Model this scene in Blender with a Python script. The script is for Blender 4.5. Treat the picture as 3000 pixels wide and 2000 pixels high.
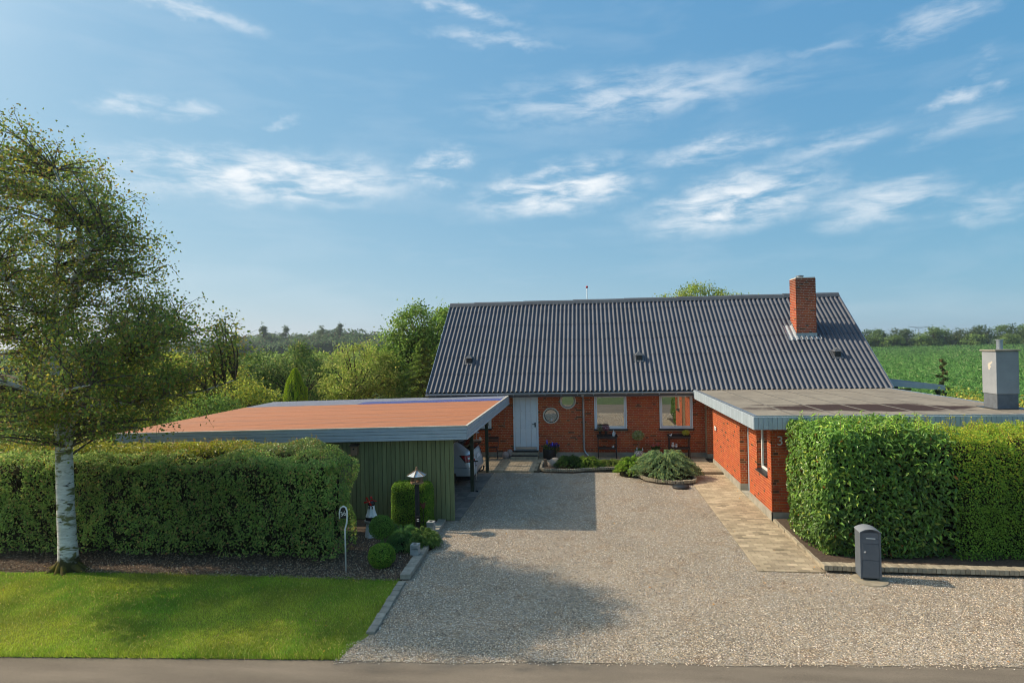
import bpy, math, random
import numpy as np
from mathutils import Matrix, Vector
for _o in list(bpy.data.objects):
    bpy.data.objects.remove(_o, do_unlink=True)
sc = bpy.context.scene
COL = sc.collection
R = math.radians

# ------------------------------------------------------------------ camera
camd = bpy.data.cameras.new('camera')
cam = bpy.data.objects.new('camera', camd)
COL.objects.link(cam)
camd.sensor_width = 36.0
camd.lens = 1789.26 / 3000 * 36.0
camd.clip_end = 6000
camd.clip_start = 0.1
cr = Vector((0.99239596, 0.12141139, -0.0202371))
cu = Vector((0.0206377, -0.00204281, 0.99978493))
cb = Vector((0.12134394, -0.99260017, -0.00453293))
mw = Matrix.Identity(4)
for i in range(3):
    mw[i][0] = cr[i]; mw[i][1] = cu[i]; mw[i][2] = cb[i]
mw.translation = Vector((0, 0, 4.4776))
cam.matrix_world = mw
sc.camera = cam

# ------------------------------------------------------------------ sky and sun
SUN_AZ_X, SUN_AZ_Y, SUN_TAN = 1.0, -0.12, 0.78       # direction the light travels
sun_el = math.atan2(SUN_TAN, math.hypot(SUN_AZ_X, SUN_AZ_Y))
world = bpy.data.worlds.new('World')
sc.world = world
world.use_nodes = True
wn = world.node_tree.nodes; wl = world.node_tree.links
wn.clear()
w_out = wn.new('ShaderNodeOutputWorld')
w_bg = wn.new('ShaderNodeBackground')
w_bg.inputs['Strength'].default_value = 0.10
w_sky = wn.new('ShaderNodeTexSky')
w_sky.sky_type = 'NISHITA'
w_sky.sun_disc = False
w_sky.sun_elevation = sun_el
w_sky.sun_rotation = R(-83.2)
w_sky.altitude = 0
w_sky.air_density = 1.0
w_sky.dust_density = 0.2
w_sky.ozone_density = 4.0

def wmath(op, a, b=None, c=None, clamp=False):
    n = wn.new('ShaderNodeMath'); n.operation = op; n.use_clamp = clamp
    for i, v in enumerate((a, b, c)):
        if v is None: continue
        if isinstance(v, (int, float)): n.inputs[i].default_value = v
        else: wl.new(v, n.inputs[i])
    return n.outputs[0]
w_tc = wn.new('ShaderNodeTexCoord')
w_sep = wn.new('ShaderNodeSeparateXYZ')
wl.new(w_tc.outputs['Generated'], w_sep.inputs[0])
wx, wy, wz = w_sep.outputs
az = wmath('MULTIPLY', wmath('ARCTAN2', wx, wy), 57.2958)
hyp = wmath('SQRT', wmath('ADD', wmath('MULTIPLY', wx, wx), wmath('MULTIPLY', wy, wy)))
el = wmath('MULTIPLY', wmath('ARCTAN2', wz, hyp), 57.2958)
w_uv = wn.new('ShaderNodeCombineXYZ')
wl.new(az, w_uv.inputs[0]); wl.new(el, w_uv.inputs[1])
def wnoise(scale, detail, rough, sx, sy, rot, dist=0.0, off=0.0, src=None):
    m = wn.new('ShaderNodeMapping'); m.vector_type = 'POINT'
    m.inputs['Scale'].default_value = (sx, sy, 1); m.inputs['Rotation'].default_value = (0, 0, R(rot))
    m.inputs['Location'].default_value = (off, off * .7, 0)
    wl.new(src or w_uv.outputs[0], m.inputs[0])
    n = wn.new('ShaderNodeTexNoise'); n.noise_dimensions = '2D'
    n.inputs['Scale'].default_value = scale; n.inputs['Detail'].default_value = detail
    n.inputs['Roughness'].default_value = rough; n.inputs['Distortion'].default_value = dist
    wl.new(m.outputs[0], n.inputs['Vector'])
    return n
# warp the coordinates a little so the cloud banks have ragged outlines
nw = wnoise(.30, 4, .6, 1, 1.6, 0)
w_sub = wn.new('ShaderNodeVectorMath'); w_sub.operation = 'SUBTRACT'
wl.new(nw.outputs['Color'], w_sub.inputs[0]); w_sub.inputs[1].default_value = (.5, .5, .5)
w_mul = wn.new('ShaderNodeVectorMath'); w_mul.operation = 'MULTIPLY'
wl.new(w_sub.outputs[0], w_mul.inputs[0]); w_mul.inputs[1].default_value = (5.0, 1.9, 0)
w_add = wn.new('ShaderNodeVectorMath'); w_add.operation = 'ADD'
wl.new(w_uv.outputs[0], w_add.inputs[0]); wl.new(w_mul.outputs[0], w_add.inputs[1])
# cirrus banks: azimuth, elevation, half sizes in degrees, tilt, density
BANKS = [(-29.06,14.62,13.79,1.73,1,1.00),(-13.34,16.26,3.17,1.23,14,0.80),(-2.20,14.09,8.59,1.86,7,1.00),
 (13.24,12.00,8.17,1.90,8,0.95),(24.59,10.69,5.34,1.58,6,0.62),(31.45,9.25,3.34,1.03,0,0.50),
 (3.79,21.51,15.46,1.69,1,0.50),(11.63,16.38,6.33,0.84,5,0.55),(20.56,15.46,5.03,0.66,8,0.40),
 (28.22,22.77,4.06,1.06,4,0.50),(29.58,17.42,2.27,0.47,3,0.50),(-34.54,26.53,6.07,0.55,-7,0.50),
 (-38.96,19.09,2.78,0.68,12,0.60),(-34.68,19.12,2.52,0.56,14,0.45),(-10.83,28.73,5.43,0.54,-12,0.50),
 (-8.64,26.60,6.73,0.41,-6,0.35),(20.73,22.89,3.26,0.38,-3,0.30),(31.45,19.44,1.18,0.76,20,0.35),
 (30.37,15.44,4.45,0.61,12,0.30),(-20.54,13.60,1.21,0.47,8,0.50),(-27.58,19.26,1.69,0.38,20,0.35),
 (-70,48,30,7,8,.9),(60,42,26,6,-8,.9),(150,50,30,8,10,.9),(-150,44,30,7,-6,.9),(0,66,70,9,4,.9),(170,72,80,8,0,.9),(100,30,20,4,6,.8),(-120,30,16,4,8,.8),(50,16,12,2,4,.8),(-62,17,12,2,-4,.8),(78,24,14,2,6,.6),(-95,22,14,2,3,.6),(150,18,16,2,5,.8),(190,24,14,2,-5,.7),(230,14,18,2,4,.8)]  # banks out of view; the overhead ones added to brighten the shade
tot = None
for (bu, bv, bw, bh, rot, dens) in BANKS:
    if bu > 180: bu -= 360
    m = wn.new('ShaderNodeMapping'); m.vector_type = 'TEXTURE'
    m.inputs['Location'].default_value = (bu, bv, 0)
    m.inputs['Rotation'].default_value = (0, 0, R(rot))
    m.inputs['Scale'].default_value = (bw * 1.30, bh * 1.75, 1)
    wl.new(w_add.outputs[0], m.inputs[0])
    ln = wn.new('ShaderNodeVectorMath'); ln.operation = 'LENGTH'
    wl.new(m.outputs[0], ln.inputs[0])
    mr = wn.new('ShaderNodeMapRange'); mr.interpolation_type = 'SMOOTHSTEP'
    mr.inputs['From Min'].default_value = 1.0; mr.inputs['From Max'].default_value = 0.15
    mr.inputs['To Min'].default_value = 0; mr.inputs['To Max'].default_value = dens
    wl.new(ln.outputs['Value'], mr.inputs['Value'])
    tot = mr.outputs[0] if tot is None else wmath('MAXIMUM', tot, mr.outputs[0])
n1 = wnoise(.42, 8, .58, .5, 1.9, -22, dist=.25, off=3.0)
n2 = wnoise(.16, 6, .55, .5, 2.2, -6, dist=.2, off=9.0)
wisp = wmath('ADD', wmath('MULTIPLY', n1.outputs['Fac'], .75), wmath('MULTIPLY', n2.outputs['Fac'], .35))
w_mr = wn.new('ShaderNodeMapRange'); w_mr.interpolation_type = 'SMOOTHSTEP'
w_mr.inputs['From Min'].default_value = .37; w_mr.inputs['From Max'].default_value = .74
wl.new(wisp, w_mr.inputs['Value'])
dens_n = wmath('MULTIPLY', tot, w_mr.outputs[0])
veil = wmath('MULTIPLY', wmath('SUBTRACT', n2.outputs['Fac'], .47, clamp=True), .30)
alpha = wmath('ADD', wmath('MULTIPLY', dens_n, 1.0), veil, clamp=True)
# the sky's own brightness range is compressed, and it deepens away from the sun
EXPO = 0.5
w_cs = wn.new('ShaderNodeSeparateColor'); wl.new(w_sky.outputs[0], w_cs.inputs[0])
c_sun = wmath('ADD', wmath('MULTIPLY', wx, -.993), wmath('MULTIPLY', wy, .12))
w_cc = wn.new('ShaderNodeCombineColor')
# warm glow added to the unseen sky round the sun, fills the shade
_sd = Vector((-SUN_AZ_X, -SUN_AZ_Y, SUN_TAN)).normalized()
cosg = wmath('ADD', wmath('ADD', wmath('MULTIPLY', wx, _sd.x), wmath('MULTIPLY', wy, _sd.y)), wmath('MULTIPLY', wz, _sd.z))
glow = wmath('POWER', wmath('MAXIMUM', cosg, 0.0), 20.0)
FILL_GLOW = (36.0, 32.0, 26.0)
SK = 11.0 / 2**EXPO
for i, (b_, g_, k_) in enumerate(((.136, .60, .48), (.272, .36, .20), (.46, .17, .10))):
    v_ = wmath('MULTIPLY', wmath('POWER', w_cs.outputs[i], g_), b_ * SK)
    v_ = wmath('MULTIPLY', v_, wmath('ADD', wmath('MULTIPLY', c_sun, k_), 1.0))
    wl.new(wmath('ADD', v_, wmath('MULTIPLY', glow, FILL_GLOW[i])), w_cc.inputs[i])
w_mix = wn.new('ShaderNodeMix'); w_mix.data_type = 'RGBA'
wl.new(alpha, w_mix.inputs['Factor'])
wl.new(w_cc.outputs[0], w_mix.inputs[6])
w_mix.inputs[7].default_value = (.86 * SK, .90 * SK, .93 * SK, 1)
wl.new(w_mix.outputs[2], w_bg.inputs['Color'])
wl.new(w_bg.outputs[0], w_out.inputs[0])

sund = bpy.data.lights.new('sun', 'SUN')
sund.energy = 3.45
sund.angle = R(0.53)
sund.color = (1.0, 0.85, 0.65)
sun = bpy.data.objects.new('sun', sund)
COL.objects.link(sun)
sun.rotation_euler = Vector((SUN_AZ_X, SUN_AZ_Y, -SUN_TAN)).to_track_quat('-Z', 'Y').to_euler()
sun.location = (-30, 5, 30)

sc.view_settings.view_transform = 'Standard'
sc.view_settings.look = 'None'
sc.view_settings.gamma = 1.0
sc.view_settings.exposure = EXPO
sc.view_settings.use_curve_mapping = False
sc.render.engine = 'CYCLES'
sc.cycles.max_bounces = 9
sc.cycles.diffuse_bounces = 6
sc.cycles.filter_width = 1.0
sc.cycles.transparent_max_bounces = 12

# ------------------------------------------------------------------ helpers
class M:
    """collects vertices, faces and a tint per vertex for ONE mesh"""
    def __init__(s): s.V = []; s.L = []; s.S = []; s.C = []; s.n = 0
    def add(s, V, F, col=(1, 1, 1)):
        V = np.asarray(V, float).reshape(-1, 3)
        if isinstance(F, np.ndarray):
            s.L.append((F + s.n).ravel()); s.S.append(np.full(len(F), F.shape[1]))
        else:
            s.L.append(np.array([i + s.n for f in F for i in f])); s.S.append(np.array([len(f) for f in F]))
        c = np.asarray(col, float)
        if c.ndim == 1: c = np.tile(c[:3], (len(V), 1))
        s.V.append(V); s.C.append(c); s.n += len(V)
        return s
    def box(s, a, b, rz=0, c=None, col=(1, 1, 1)):
        """box from corner a to corner b, turned by rz about c"""
        x0, y0, z0 = a; x1, y1, z1 = b
        V = np.array([(x0,y0,z0),(x1,y0,z0),(x1,y1,z0),(x0,y1,z0),(x0,y0,z1),(x1,y0,z1),(x1,y1,z1),(x0,y1,z1)], float)
        if rz:
            c = c or ((x0 + x1) / 2, (y0 + y1) / 2)
            cs, sn = math.cos(rz), math.sin(rz)
            X = V[:, 0] - c[0]; Y = V[:, 1] - c[1]
            V[:, 0] = c[0] + cs * X - sn * Y; V[:, 1] = c[1] + sn * X + cs * Y
        return s.add(V, [(0,3,2,1),(4,5,6,7),(0,1,5,4),(1,2,6,5),(2,3,7,6),(3,0,4,7)], col)
    def prism(s, poly, d, col=(1, 1, 1)):
        """closed polygon (3D points) pushed along d"""
        P = np.array(poly, float); n = len(P); V = np.vstack([P, P + np.array(d, float)])
        return s.add(V, [tuple(range(n))[::-1], tuple(range(n, 2 * n))] + [(i, (i + 1) % n, n + (i + 1) % n, n + i) for i in range(n)], col)
    def tube(s, pts, rad, n=8, caps=True, col=(1, 1, 1)):
        pts = np.array(pts, float); k = len(pts)
        rad = np.full(k, rad) if np.isscalar(rad) else np.array(rad, float)
        T = np.gradient(pts, axis=0); T /= np.linalg.norm(T, axis=1)[:, None] + 1e-12
        up = np.array([0, 0, 1.0]) if abs(T[0][2]) < .9 else np.array([1.0, 0, 0])
        V = []
        a = np.linspace(0, 2 * math.pi, n, endpoint=False)
        for i in range(k):
            x = np.cross(up, T[i]); x /= np.linalg.norm(x) + 1e-12; y = np.cross(T[i], x)
            up = y if abs(T[i][2]) < .99 or i == 0 else up
            V.append(pts[i] + rad[i] * (np.cos(a)[:, None] * x + np.sin(a)[:, None] * y))
        V = np.vstack(V); F = []
        for i in range(k - 1):
            for j in range(n):
                F.append((i*n+j, i*n+(j+1)%n, (i+1)*n+(j+1)%n, (i+1)*n+j))
        if caps: F += [tuple(range(n))[::-1], tuple(range((k-1)*n, k*n))]
        return s.add(V, F, col)
    def lathe(s, prof, c, n=20, col=(1, 1, 1), caps=True):
        """profile [(radius, z)...] turned about a vertical axis at c"""
        a = np.linspace(0, 2 * math.pi, n, endpoint=False); V = []
        for r, z in prof:
            V.append(np.stack([c[0] + r * np.cos(a), c[1] + r * np.sin(a), np.full(n, c[2] + z)], 1))
        V = np.vstack(V); F = []; k = len(prof)
        for i in range(k - 1):
            for j in range(n): F.append((i*n+j, i*n+(j+1)%n, (i+1)*n+(j+1)%n, (i+1)*n+j))
        if caps: F += [tuple(range(n))[::-1], tuple(range((k-1)*n, k*n))]
        return s.add(V, F, col)
    def ball(s, c, r, n=10, m=7, col=(1, 1, 1), sc_=(1, 1, 1)):
        pr = [(max(1e-4, math.sin(math.pi * i / m)) , -math.cos(math.pi * i / m)) for i in range(m + 1)]
        k = len(s.V)
        s.lathe([(p[0], p[1]) for p in pr], (0, 0, 0), n, col)
        s.V[k] = s.V[k] * (np.array(sc_) * r) + np.array(c)
        return s
    def mesh(s, name, org=(0, 0, 0), smooth=False):
        V = np.vstack(s.V) - np.array(org, float); L = np.concatenate(s.L).astype(np.int32); S = np.concatenate(s.S).astype(np.int32)
        me = bpy.data.meshes.new(name)
        me.vertices.add(len(V)); me.vertices.foreach_set('co', V.astype(np.float32).ravel())
        me.loops.add(len(L)); me.loops.foreach_set('vertex_index', L)
        me.polygons.add(len(S)); st = np.concatenate([[0], np.cumsum(S)[:-1]]).astype(np.int32)
        me.polygons.foreach_set('loop_start', st)
        me.update(calc_edges=True)
        me.polygons.foreach_set('use_smooth', np.full(len(S), bool(smooth)))
        at = me.color_attributes.new('tint', 'FLOAT_COLOR', 'POINT')
        C = np.hstack([np.vstack(s.C), np.ones((len(V), 1))]).astype(np.float32)
        at.data.foreach_set('color', C.ravel())
        return me

ORG = {}
def thing(name, label, cat, loc=(0, 0, 0), group=None, rz=0):
    o = bpy.data.objects.new(name, None); COL.objects.link(o)
    o.location = loc; o.empty_display_size = .2
    o['label'] = label; o['category'] = cat
    if group: o['group'] = group
    ORG[o.name] = tuple(loc)
    return o
def org(o): return ORG.get(o.name, (0, 0, 0)) if o else (0, 0, 0)
def obj(name, mb, mat, parent=None, smooth=False, bevel=0, kind=None, label=None):
    og = org(parent)
    me = mb if isinstance(mb, bpy.types.Mesh) else mb.mesh(name, og, smooth)
    if mat is not None:
        me.materials.clear() if False else None
        if not me.materials: me.materials.append(mat)
    o = bpy.data.objects.new(name, me); COL.objects.link(o)
    if parent: o.parent = parent
    ORG[o.name] = og
    if bevel:
        b = o.modifiers.new('bevel', 'BEVEL'); b.width = bevel; b.segments = 2; b.limit_method = 'ANGLE'; b.angle_limit = R(40)
    if kind: o['kind'] = kind
    if label: o['label'] = label
    return o
def struct(name, mb, mat, smooth=False, kind='structure', label=None):
    return obj(name, mb, mat, None, smooth, 0, kind, label)
def single(name, mb, mat, label, cat, group=None, smooth=False, bevel=0):
    o = obj(name, mb, mat, None, smooth, bevel)
    o['label'] = label; o['category'] = cat
    if group: o['group'] = group
    return o
def piece(name, me, parent, loc, rot=(0, 0, 0)):
    """one more object on a shared mesh, placed in world coordinates inside its thing"""
    o = bpy.data.objects.new(name, me); COL.objects.link(o)
    og = org(parent)
    o.location = (loc[0] - og[0], loc[1] - og[1], loc[2] - og[2]); o.rotation_euler = rot
    o.parent = parent
    return o
def copy_tree(o, loc=None, label=None):
    """a thing with copies of its parts and their sub-parts"""
    def cp(src, par):
        c = src.copy(); COL.objects.link(c)
        if par: c.parent = par
        for ch in list(src.children): cp(ch, c)
        return c
    c = cp(o, None)
    if loc is not None: c.location = loc
    if label: c['label'] = label
    return c

# ------------------------------------------------------------------ materials
def mat(name, col, rough=.7, col2=None, nscale=6, metal=0, spec=.4, attr=False, var=0.0, bump=0, bscale=40, stretch=None,
        trans=0, coat=0, lo=.35, hi=.65, det=5):
    m = bpy.data.materials.new(name); m.use_nodes = True
    nt = m.node_tree; N = nt.nodes; K = nt.links
    b = N['Principled BSDF']
    b.inputs['Roughness'].default_value = rough; b.inputs['Metallic'].default_value = metal
    b.inputs['Specular IOR Level'].default_value = spec
    if coat: b.inputs['Coat Weight'].default_value = coat; b.inputs['Coat Roughness'].default_value = .08
    geo = N.new('ShaderNodeNewGeometry'); mp = N.new('ShaderNodeMapping')
    K.new(geo.outputs['Position'], mp.inputs[0])
    if stretch: mp.inputs['Scale'].default_value = stretch
    src = None
    rgb = N.new('ShaderNodeRGB'); rgb.outputs[0].default_value = (*col, 1); src = rgb.outputs[0]
    if col2 is not None:
        n = N.new('ShaderNodeTexNoise'); n.inputs['Scale'].default_value = nscale; n.inputs['Detail'].default_value = det
        n.inputs['Roughness'].default_value = .62
        K.new(mp.outputs[0], n.inputs['Vector'])
        mr = N.new('ShaderNodeMapRange'); mr.inputs['From Min'].default_value = lo; mr.inputs['From Max'].default_value = hi
        K.new(n.outputs['Fac'], mr.inputs['Value'])
        mx = N.new('ShaderNodeMix'); mx.data_type = 'RGBA'; K.new(mr.outputs[0], mx.inputs['Factor'])
        K.new(src, mx.inputs[6]); mx.inputs[7].default_value = (*col2, 1); src = mx.outputs[2]
    if attr:
        a = N.new('ShaderNodeAttribute'); a.attribute_name = 'tint'
        mx = N.new('ShaderNodeMix'); mx.data_type = 'RGBA'; mx.blend_type = 'MULTIPLY'; mx.inputs['Factor'].default_value = 1
        K.new(src, mx.inputs[6]); K.new(a.outputs['Color'], mx.inputs[7]); src = mx.outputs[2]
    if var:
        oi = N.new('ShaderNodeObjectInfo'); mr = N.new('ShaderNodeMapRange')
        mr.inputs['To Min'].default_value = 1 - var; mr.inputs['To Max'].default_value = 1 + var
        K.new(oi.outputs['Random'], mr.inputs['Value'])
        hs = N.new('ShaderNodeHueSaturation'); K.new(mr.outputs[0], hs.inputs['Value']); K.new(src, hs.inputs['Color']); src = hs.outputs[0]
    K.new(src, b.inputs['Base Color'])
    if bump:
        n = N.new('ShaderNodeTexNoise'); n.inputs['Scale'].default_value = bscale; n.inputs['Detail'].default_value = 4
        K.new(mp.outputs[0], n.inputs['Vector'])
        bm = N.new('ShaderNodeBump'); bm.inputs['Strength'].default_value = bump; bm.inputs['Distance'].default_value = .01
        K.new(n.outputs['Fac'], bm.inputs['Height']); K.new(bm.outputs[0], b.inputs['Normal'])
    if trans:
        tr = N.new('ShaderNodeBsdfTranslucent'); K.new(src, tr.inputs['Color'])
        ms = N.new('ShaderNodeMixShader'); ms.inputs[0].default_value = trans
        K.new(b.outputs[0], ms.inputs[1]); K.new(tr.outputs[0], ms.inputs[2])
        K.new(ms.outputs[0], N['Material Output'].inputs['Surface'])
    return m
def nodes(m): return m.node_tree.nodes, m.node_tree.links

rng = np.random.default_rng(11)
def unit(v): return v / (np.linalg.norm(v, axis=-1, keepdims=True) + 1e-9)
def leaf_mesh(mb, P, Nn, L, asp, pal, tips=None, fold=.18, jit=.35, lobes=False, up=.0):
    """one folded kite per leaf: P points, Nn facing, L lengths, pal = [(weight, rgb)...]"""
    n = len(P)
    if n == 0: return
    Nn = unit(Nn + rng.normal(0, jit, (n, 3)))
    t = rng.normal(0, 1, (n, 3)); t[:, 2] += up
    if tips is not None: t = t * .6 + tips * 1.4
    t = unit(t - (t * Nn).sum(1)[:, None] * Nn); b = np.cross(Nn, t)
    L = (np.full(n, L) if np.isscalar(L) else L) * rng.uniform(.7, 1.25, n)
    L = L[:, None]; w = L * asp * rng.uniform(.8, 1.15, (n, 1))
    base = P - t * L * .5; tip = P + t * L * .5 - Nn * L * fold * .6
    l = P - t * L * .05 + b * w * .5 + Nn * L * fold * .4; r = P - t * L * .05 - b * w * .5 + Nn * L * fold * .4
    V = np.stack([base, r, tip, l], 1).reshape(-1, 3)
    k = np.arange(n) * 4
    F = np.concatenate([np.stack([k, k+1, k+2], 1), np.stack([k, k+2, k+3], 1)])
    wts = np.array([p[0] for p in pal], float); wts /= wts.sum()
    cols = np.array([p[1] for p in pal], float)
    ci = rng.choice(len(pal), n, p=wts)
    c = np.minimum(cols[ci] * rng.uniform(.78, 1.22, (n, 1)), .215)
    mb.add(V, F, np.repeat(c, 4, axis=0))
def add_leaf6(mb, P, Nn, L, W, pal, tips=None, jit=.35, curl=.2):
    """longer evergreen leaf: spine of three points, six faces"""
    n = len(P)
    Nn = unit(Nn + rng.normal(0, jit, (n, 3)))
    t = rng.normal(0, 1, (n, 3))
    if tips is not None: t = t * .7 + tips * 1.2
    t = unit(t - (t * Nn).sum(1)[:, None] * Nn); b = np.cross(Nn, t)
    L = (L * rng.uniform(.7, 1.2, n))[:, None]; w = L * W
    s0 = P - t * L * .5; s1 = P - t*L*.15 + Nn*L*curl*.35; s2 = P + t*L*.2 + Nn*L*curl*.3; s3 = P + t*L*.5 - Nn*L*curl*.5
    up = Nn * w * .22
    V = np.stack([s0, s1 - b*w*.5 + up, s1, s1 + b*w*.5 + up, s2 - b*w*.42 + up, s2, s2 + b*w*.42 + up, s3], 1).reshape(-1, 3)
    k = np.arange(n) * 8
    tri = np.concatenate([np.stack(q, 1) for q in [(k, k+1, k+2), (k, k+2, k+3), (k+4, k+7, k+5), (k+5, k+7, k+6)]])
    qd = np.concatenate([np.stack(q, 1) for q in [(k+1, k+4, k+5, k+2), (k+2, k+5, k+6, k+3)]])
    wts = np.array([p[0] for p in pal], float); wts /= wts.sum()
    cols = np.array([p[1] for p in pal], float)
    c = np.repeat(cols[rng.choice(len(pal), n, p=wts)] * rng.uniform(.8, 1.2, (n, 1)), 8, axis=0)
    mb.add(V, tri, c); mb.L.append((qd + mb.n - len(V)).ravel()); mb.S.append(np.full(len(qd), 4))
_perm = rng.uniform(0, 1, (64, 64, 64))
def vnoise(P, s):
    """smooth value noise, 0..1"""
    Q = np.asarray(P) * s + 100.0; I = np.floor(Q).astype(int); f = Q - I; f = f * f * (3 - 2 * f); o = 0
    for dx in (0, 1):
        for dy in (0, 1):
            for dz in (0, 1):
                w = (f[:, 0] if dx else 1 - f[:, 0]) * (f[:, 1] if dy else 1 - f[:, 1]) * (f[:, 2] if dz else 1 - f[:, 2])
                o = o + w * _perm[(I[:, 0] + dx) % 64, (I[:, 1] + dy) % 64, (I[:, 2] + dz) % 64]
    return o

# ------------------------------------------------------------------ materials used by the setting and the house
m_brick = mat('red brick', (.45, .092, .028), .85, (.38, .072, .028), 3.0, attr=True, bump=.25, bscale=120, spec=.2)
m_mortar = mat('mortar', (.54, .37, .22), .95, (.40, .25, .15), 5, spec=.1)
m_found = mat('rendered foundation', (.36, .33, .27), .9, (.25, .235, .19), 4, bump=.3, bscale=60, spec=.2)
m_blue = mat('blue grey paint', (.37, .43, .47), .5, (.32, .38, .42), 6, var=.07, spec=.4)
m_bluelt = mat('pale blue grey door paint', (.68, .75, .78), .45, (.63, .70, .74), 5, var=.03)
m_zinc = mat('zinc', (.42, .46, .49), .38, (.32, .35, .38), 9, metal=.7)
m_lead = mat('lead flashing', (.42, .43, .43), .55, (.28, .30, .31), 14, metal=.3, bump=.3)
m_roof = mat('fibre cement sheet', (.050, .058, .078), .55, (.038, .046, .066), 2.5, var=.10, spec=.6, bump=.08, bscale=60)
m_cap = mat('ridge cap grey', (.10, .11, .12), .6, (.085, .09, .10), 3, var=.06)
m_white = mat('white paint', (.72, .72, .69), .5, (.6, .6, .56), 8)
m_cream = mat('cream window ring', (.62, .58, .48), .5, (.5, .46, .38), 8)
m_black = mat('black paint', (.012, .011, .012), .45)
m_slate = mat('slate sill', (.02, .022, .025), .35)
m_dark = mat('dark interior', (.015, .014, .013), .9)
m_green = mat('dark green stained board', (.20, .215, .098), .75, (.16, .175, .080), 2.2, var=.13, spec=.2, stretch=(6, 6, .8), bump=.2, bscale=14)
m_post = mat('green post', (.055, .068, .040), .7, (.040, .050, .032), 8, spec=.2)
m_chrome = mat('brushed steel', (.55, .55, .55), .3, metal=.9)
m_wood = mat('weathered wood', (.30, .19, .11), .8, (.18, .12, .08), 12, spec=.2, stretch=(2, 2, 10))
m_soil = mat('soil', (.12, .088, .064), .95, (.07, .052, .038), 20, bump=1, bscale=60, spec=.1)
m_conc = mat('concrete', (.34, .31, .255), .9, (.23, .21, .17), 7, var=.10, bump=.3, bscale=90, spec=.2)
m_concedge = mat('tan concrete edging', (.40, .34, .24), .9, (.27, .23, .165), 9, var=.16, bump=.3, bscale=70, spec=.2)
m_paver = mat('tan paver', (.46, .37, .25), .9, (.35, .28, .185), 2.6, var=.13, attr=True, bump=.35, bscale=90, spec=.15)
m_gap = mat('paver joint sand', (.15, .115, .075), 1, (.09, .07, .045), 20, spec=.05)
m_gpaver = mat('grey carport paver', (.24, .22, .19), .9, (.16, .15, .13), 5, attr=True, bump=.3, bscale=80, spec=.15)
m_carroof = mat('red brown plastic roof sheet', (.53, .205, .085), .62, (.47, .21, .115), .5, var=.05, spec=.3, det=9, stretch=(.35, 5, 1))
m_glass_dark = mat('window glass', (.02, .024, .026), .015, spec=1.0)
nn, kk = nodes(m_glass_dark)
g_gl = nn.new('ShaderNodeBsdfGlossy'); g_gl.inputs['Roughness'].default_value = .008; g_gl.inputs['Color'].default_value = (.85, .88, .88, 1)
g_mx = nn.new('ShaderNodeMixShader'); g_mx.inputs[0].default_value = .48
kk.new(nn['Principled BSDF'].outputs[0], g_mx.inputs[1]); kk.new(g_gl.outputs[0], g_mx.inputs[2]); kk.new(g_mx.outputs[0], nn['Material Output'].inputs['Surface'])
def sheet_glass(name, tint, mixv, rough):
    m = mat(name, tint, rough, spec=.6); n, k = nodes(m)
    t = n.new('ShaderNodeBsdfTransparent'); t.inputs['Color'].default_value = (.97, .97, .97, 1)
    x = n.new('ShaderNodeMixShader'); x.inputs[0].default_value = mixv
    k.new(n['Principled BSDF'].outputs[0], x.inputs[1]); k.new(t.outputs[0], x.inputs[2]); k.new(x.outputs[0], n['Material Output'].inputs['Surface'])
    return m
m_clear = sheet_glass('grey translucent roof sheet', (.44, .45, .52), .55, .86)
m_clearb = sheet_glass('blue translucent roof sheet', (.16, .20, .50), .55, .80)

# gravel: voronoi pebbles
m_gravel = mat('gravel', (.3, .26, .2), .85, spec=.25)
gn, gk = nodes(m_gravel)
gg = gn.new('ShaderNodeNewGeometry')
gv = gn.new('ShaderNodeTexVoronoi'); gv.inputs['Scale'].default_value = 54; gk.new(gg.outputs['Position'], gv.inputs['Vector'])
gs = gn.new('ShaderNodeSeparateColor'); gk.new(gv.outputs['Color'], gs.inputs[0])
gr = gn.new('ShaderNodeValToRGB')
er = gr.color_ramp; er.elements[0].position = 0; er.elements[0].color = (.22, .18, .14, 1); er.elements[1].position = 1; er.elements[1].color = (.95, .88, .76, 1)
for p, c in ((.2, (.40, .315, .225, 1)), (.45, (.60, .475, .335, 1)), (.62, (.50, .43, .35, 1)), (.8, (.72, .60, .44, 1)), (.92, (.60, .55, .48, 1))):
    e = er.elements.new(p); e.color = c
gk.new(gs.outputs[0], gr.inputs[0])
gdk = gn.new('ShaderNodeMapRange'); gdk.inputs['From Min'].default_value = .0; gdk.inputs['From Max'].default_value = .62  # darkens the gaps between pebbles, self-shadowing put into the colour
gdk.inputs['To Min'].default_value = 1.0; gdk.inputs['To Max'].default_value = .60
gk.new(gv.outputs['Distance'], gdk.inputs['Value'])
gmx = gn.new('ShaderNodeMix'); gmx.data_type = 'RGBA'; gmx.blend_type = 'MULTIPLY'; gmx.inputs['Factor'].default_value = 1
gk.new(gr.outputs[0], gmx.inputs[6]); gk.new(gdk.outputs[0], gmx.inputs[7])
gno = gn.new('ShaderNodeTexNoise'); gno.inputs['Scale'].default_value = .8; gno.inputs['Detail'].default_value = 5; gk.new(gg.outputs['Position'], gno.inputs['Vector'])
gm2 = gn.new('ShaderNodeMapRange'); gm2.inputs['From Min'].default_value = .3; gm2.inputs['From Max'].default_value = .7; gm2.inputs['To Min'].default_value = .84; gm2.inputs['To Max'].default_value = 1.12
gk.new(gno.outputs['Fac'], gm2.inputs['Value'])
gmx2 = gn.new('ShaderNodeMix'); gmx2.data_type = 'RGBA'; gmx2.blend_type = 'MULTIPLY'; gmx2.inputs['Factor'].default_value = 1
gk.new(gmx.outputs[2], gmx2.inputs[6]); gk.new(gm2.outputs[0], gmx2.inputs[7])
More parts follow.
